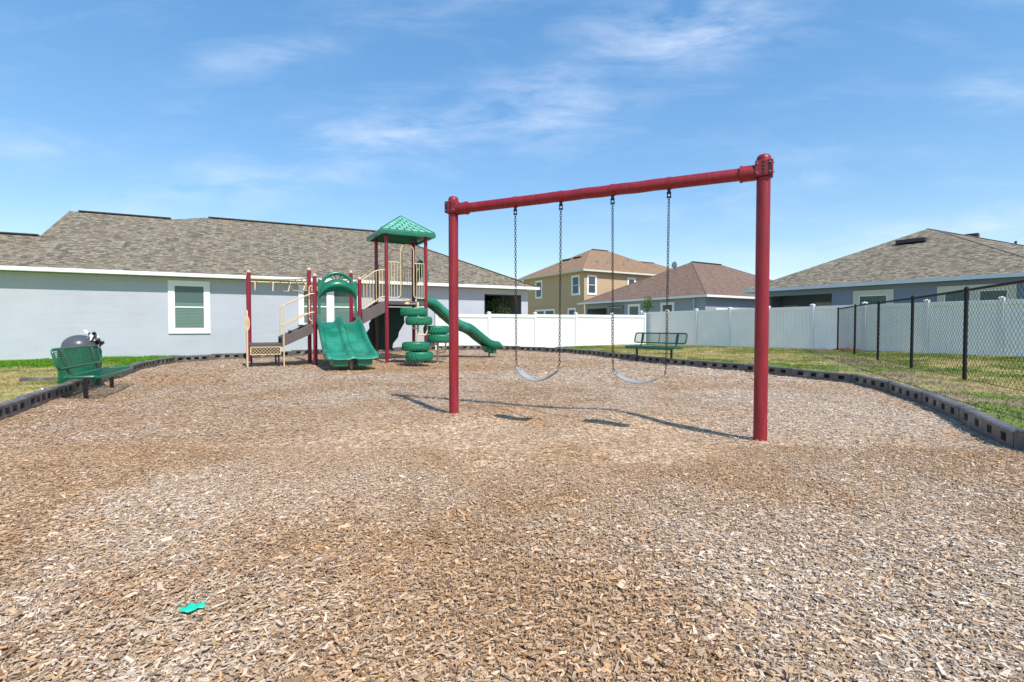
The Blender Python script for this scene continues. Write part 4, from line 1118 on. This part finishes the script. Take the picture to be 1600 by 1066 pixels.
# brown roofed house: side A (left face) runs along local +y, side B (right face) along local +x
bd = Vector((.858, .514)); ba = math.atan2(bd.y, bd.x)
hb = empty('brown_roof_house', (10.6 + .858 * .4 - .514 * .4, 27.4 + .514 * .4 + .858 * .4, 0), ba, 'pale blue-grey bungalow with brown shingle hip roof behind the fence corner', 'house')
o_ = .4; WB, DB = 13.5, 10.45
Lw = Matrix.Rotation(R(-90), 4, 'Z')      # maps local x -> -y : used for the left face (x runs away from corner with mirrored sense)
# left face frame: x' runs from far end toward the corner, outward = -x
TLb = Matrix.Translation((0, DB, 0)) @ Matrix.Rotation(R(-90), 4, 'Z')
def left_wall(parent, T, W, holes, mt, z1, z0=-.3, name='wall'):
    b = MB(); wall_mb(b, 0, W, z0, z1, holes); return xf(b.build(name, mt, parent, smooth=False), T)
left_wall(hb, TLb, DB, [(.25, 2.35, -.1, 2.36)], 'stucco_g', 2.68)
b = MB(); b.box(.2, WB, 0, .2, -.3, 2.68); b.box(WB - .2, WB, .2, DB, -.3, 2.68); b.box(0.2, WB - .2, DB - .2, DB, -.3, 2.68); b.build('wall', 'stucco_g', hb, smooth=False)
b = MB(); wall_mb(b, .2, 4.6, -.3, 2.68, [], 2.6, 2.8); xf(b.build('porch_wall', 'stucco_t', hb, smooth=False), TLb)
b = MB(); b.box(2.2, 2.4, .2, 2.6, -.3, 2.68); xf(b.build('porch_side', 'black', hb, smooth=False), TLb)
def hip_roof(parent, x0, x1, y0, y1, ez, rise, mt, fascia, fh=.11, capmat='ridge', soff=True):
    w, d = x1 - x0, y1 - y0; t = min(w, d) / 2; zt = ez + rise * t
    if w >= d: a, c = (x0 + t, y0 + t, zt), (x1 - t, y0 + t, zt); fc = [[(x0, y0, ez), (x1, y0, ez), c, a], [(x1, y1, ez), (x0, y1, ez), a, c], [(x0, y1, ez), (x0, y0, ez), a], [(x1, y0, ez), (x1, y1, ez), c]]
    else: a, c = (x0 + t, y0 + t, zt), (x0 + t, y1 - t, zt); fc = [[(x0, y0, ez), (x1, y0, ez), a], [(x1, y1, ez), (x0, y1, ez), c], [(x0, y1, ez), (x0, y0, ez), a, c], [(x1, y0, ez), (x1, y1, ez), c, a]]
    roof_faces('roof', mt, parent, fc)
    b = MB(); b.box(x0 - .02, x1 + .02, y0 - .02, y0, ez - fh, ez + .004); b.box(x0 - .02, x1 + .02, y1, y1 + .02, ez - fh, ez + .004)
    b.box(x0 - .02, x0, y0, y1, ez - fh, ez + .004); b.box(x1, x1 + .02, y0, y1, ez - fh, ez + .004); b.build('fascia', fascia, parent, smooth=False)
    if soff:
        b = MB(); b.box(x0 + .001, x1 - .001, y0 + .001, y1 - .001, ez - fh + .004, ez - fh + .02); b.build('soffit', fascia, parent, smooth=False)
    if abs(w - d) > .3: cap([up(a, .02), up(c, .02)], .24, .06, parent, capmat)
    b = MB()
    for p, q in (((x0, y0, ez), a), ((x1, y0, ez), c if w >= d else a), ((x0, y1, ez), a if w >= d else c), ((x1, y1, ez), c)): b.bar(up(p, .002), up(q, .002), .08, .02)
    b.build_each('hip_cap', mt + '_cap', parent, smooth=False)
    return a, c
hip_roof(hb, -o_, WB + o_, -o_, DB + o_, EZ1, .49, 'shingle_br', 'trim')

# windows on the left face (x' from far end): measured along the wall
window(hb, 4.44, 5.53, 1.0, 2.52, T=TLb, tw=.12, blind=False, glass='glass_dk'); window(hb, 7.24, 8.29, .9, 2.52, T=TLb, tw=.13, blind=False, glass='glass_dk', split=False)
b = MB(); ring_mb(b, .26, 2.34, -.1, 2.355, .06, .02, .06); xf(b.build('screen_frame', 'dark', hb, smooth=False), TLb)
window(hb, 2.5, 3.98, 1.2, 2.45, T=TLb, tw=.06, blind=False, trim='dark', glass='glass_dk', split=False)
b = MB(); b.tube([(9.72, -.06, 0), (9.72, -.06, 2.68)], .04, 8); xf(b.build('downspout', 'trim_b', hb), TLb)
b = MB(); b.box(.9, 4.2, -.03, -.001, 0, 2.1); b.build('garage_door', 'trim', hb, smooth=False)
# satellite dish on the left slope
sd = MB(); dp = Vector((3.94, 5.57, 5.0)); P = []
for i in range(7):
    rr = .24 * i / 6
    P.append([dp + Vector((-.12 + .5 * rr * rr, rr * math.cos(a), .30 + rr * 1.0 * math.sin(a))) for a in [2 * math.pi * k / 16 for k in range(17)]])
sd.grid(P); ds = sd.build('satellite_dish', 'steel', hb, solid=.01)
sm = MB(); sm.tube([dp + Vector((.1, 0, -.2)), dp + Vector((-.1, 0, .28))], .025, 8); sm.tube([dp + Vector((-.12, 0, .1)), dp + Vector((-.45, 0, .22))], .012, 6); sm.build('dish_arm', 'steel', ds)

# --- tan two-storey house
ht = empty('tan_house', (5.6 + .858 * .4 - .514 * .4, 39.5 + .514 * .4 + .858 * .4, 0), ba, 'tan two-storey house with orange-brown roof behind the white fence', 'house')
WT, DT = 10.9, 9.0; TLt = Matrix.Translation((0, DT, 0)) @ Matrix.Rotation(R(-90), 4, 'Z'); E2 = 5.60
left_wall(ht, TLt, DT, [], 'stucco_t', E2 - .12)
b = MB(); b.box(.2, WT, 0, .2, -.3, E2 - .12); b.box(WT - .2, WT, .2, DT, -.3, E2 - .12); b.box(.2, WT - .2, DT - .2, DT, -.3, E2 - .12); b.build('wall', 'stucco_t', ht, smooth=False)
b = MB(); b.box(-.03, DT + .03, -.03, -.001, 2.75, 2.93); xf(b.build('belt_course', 'stucco_t', ht, smooth=False), TLt)
hip_roof(ht, -o_, WT + o_, -o_, DT + o_, E2, .52, 'shingle_tan', 'trim_c', .13)
b = MB(); b.box(10.9, 17.5, 2.0, 9.5, -.3, E2 - .12); b.build('wing_wall', 'stucco_t', ht, smooth=False)
hw_ = hip_roof(ht, 6.5, 17.9, 1.2, 9.9, E2, .46, 'shingle_tan', 'trim_c', .13)
TW = dict(T=None, tw=.13, blind=True, glass='glass')
for k0, k1, z0, z1 in ((5.87, 6.96, 3.62, 5.25), (.54, 1.6, 3.62, 5.25)): window(ht, DT - k1, DT - k0, z0, z1, T=TLt, tw=.13, blind=False, glass='glass_dk')
window(ht, DT - 6.95, DT - 3.96, 1.0, 2.62, T=TLt, tw=.12, blind=False, double=True, glass='glass'); window(ht, DT - 2.09, DT - 1.03, 1.0, 2.62, T=TLt, tw=.13, blind=False)
window(ht, .27, 1.27, 3.62, 5.22, tw=.13, blind=False, glass='glass_dk'); window(ht, 4.62, 5.55, 4.2, 5.22, tw=.13, blind=False, split=False)
def slope_slab(parent, x0, x1, s, rise, ez, T, mt='ridge', nm='roof_vent', ov=.4):
    b = MB(); z = ez + rise * (s + ov); b.prism([(x0, z + .02), (x1, z + .02), (x1, z + .11), (x0, z + .11)], s - .12, s + .22)
    xf(b.build(nm, mt, parent, smooth=False), T)
slope_slab(ht, DT - 4.77, DT - 3.80, 2.70, .52, E2, TLt); slope_slab(ht, DT - 6.34, DT - 5.19, 2.62, .52, E2, TLt)
for x, s in ((2.46, 1.25), (3.5, 1.22), (5.29, 1.1), (6.84, 2.17)):
    z = E2 + .52 * (s + .4); b = MB(); b.lathe([(.07, -.1), (.07, .20)], (x, s, z), 10); b.build('vent_pipe', 'steel', ht)

# --- right blue-grey house
hr = empty('blue_grey_house', (11.1 + .4 * (.584 + .812), 24.2 + .4 * (-.812 + .584), 0), math.atan2(-.812, .584), 'blue-grey bungalow with cream window trim and brown shingle roof at right behind the chain-link fence', 'house')
b = MB(); wall_mb(b, 0, 13, -.3, 2.68, [(.66, 3.33, -.1, 2.45)]); b.box(0, .2, .2, 11, -.3, 2.68); b.box(12.8, 13, .2, 11, -.3, 2.68); b.box(.2, 12.8, 10.8, 11, -.3, 2.68)
b.box(.2, 3.33, 2.2, 2.4, -.3, 2.68); b.box(3.335, 3.5, .2, 2.2, -.3, 2.68); b.build('wall', 'stucco_b', hr, smooth=False)
e = .4
fl, ap, fr0, mr, mp = (-e, -e, EZ1), (5.62, 5.15, 5.30), (10.1, -e, EZ1), (11.6, .55, EZ1), (5.05, 5.62, 5.56)
roof_faces('roof', 'shingle', hr, [[fl, fr0, ap], [fl, ap, mp], [fr0, mr, mp, ap], [fl, mp, (5.05, 8, 5.56), (-e, 11.4, EZ1)], [mr, (12.4, 11.4, EZ1), (5.05, 8, 5.56), mp], [(12.4, 11.4, EZ1), (-e, 11.4, EZ1), (5.05, 8, 5.56)]])
b = MB(); b.bar(up(fr0, .003), up(ap, .003), .07, .02); b.bar(up(mr, .003), up(mp, .003), .07, .02); b.build_each('hip_cap', 'shingle_cap', hr, smooth=False)
b = MB(); b.box(-e - .02, 13.4, -e - .025, -e, EZ0 - .02, EZ1 + .004); b.box(-e - .02, -e, -e, 11.4, EZ0 - .02, EZ1 + .004); b.build('fascia', 'trim_b', hr, smooth=False)
b = MB(); b.box(-e + .001, 13.3, -e + .001, 11.3, EZ0 + .004, EZ0 + .02); b.build('soffit', 'trim_b', hr, smooth=False)
b = MB(); b.add([(10.1, -e, EZ1), (13.4, -e, EZ1), (13.4, 4, EZ1 + .3), (11.6, .55, EZ1)], [(0, 1, 2, 3)]); b.build('eave_return', 'shingle', hr, smooth=False)
window(hr, 4.14, 5.52, .55, 2.50, trim='trim_c', tw=.20); window(hr, 6.86, 8.95, .55, 2.50, trim='trim_c', tw=.20, double=True)
Tp = Matrix.Translation((0, 2.2, 0)); window(hr, 1.75, 2.75, .8, 2.2, trim='trim_c', tw=.13, T=Tp); window(hr, .25, .95, .3, 2.1, trim='trim_b', tw=.06, T=Tp, glass='glass_dk', blind=False)
b = MB(); z = EZ1 + .487 * (3.9 + .4); b.box(4.39, 5.45, 3.76, 4.10, z - .12, z + .03); b.build('roof_vent', 'ridge', hr, smooth=False)
b = MB(); b.box(6.25, 6.85, 5.3, 5.6, 4.9, 5.06); b.build('roof_vent', 'ridge', hr, smooth=False)
b = MB(); b.lathe([(.04, -.3), (.04, .18)], (8.3, 3.6, 4.15), 10); b.build('vent_pipe', 'dark', hr)

# ---------------------------------------------------------------- trees
yt = empty('young_tree', (7.75, 28.7, 0), 0, 'slender young green tree standing in front of the brown-roofed bungalow', 'tree')
b = MB(); b.tube([(0, 0, -.1), (.02, 0, 1.3), (-.03, .02, 2.2), (.0, 0, 2.7)], [.03, .025, .015, .005], 6)
for a in range(6):
    b.tube([(0, 0, 1.5 + a * .15), (.22 * math.cos(a * 2.3), .22 * math.sin(a * 2.3), 1.85 + a * .16)], [.012, .004], 5)
b.build('trunk', 'bark', yt); leaf_cloud(420, (0, 0, 2.15), (.42, .4, .62), .055, [(.09, .19, .03), (.14, .26, .05), (.07, .13, .03)], 'crown', yt, clump=9)
ft = empty('distant_tree', (33, 61, 0), 0, 'dark green treetop peeping over the roofs between the red post and the right house', 'tree')
b = MB(); b.tube([(0, 0, -.2), (.1, 0, 3), (0, .1, 5)], [.25, .18, .05], 8); b.build('trunk', 'bark', ft); leaf_cloud(2500, (0, 0, 4.6), (2.2, 2.2, 1.5), .16, [(.04, .08, .03), (.07, .11, .04), (.03, .06, .02)], 'crown', ft, clump=20)
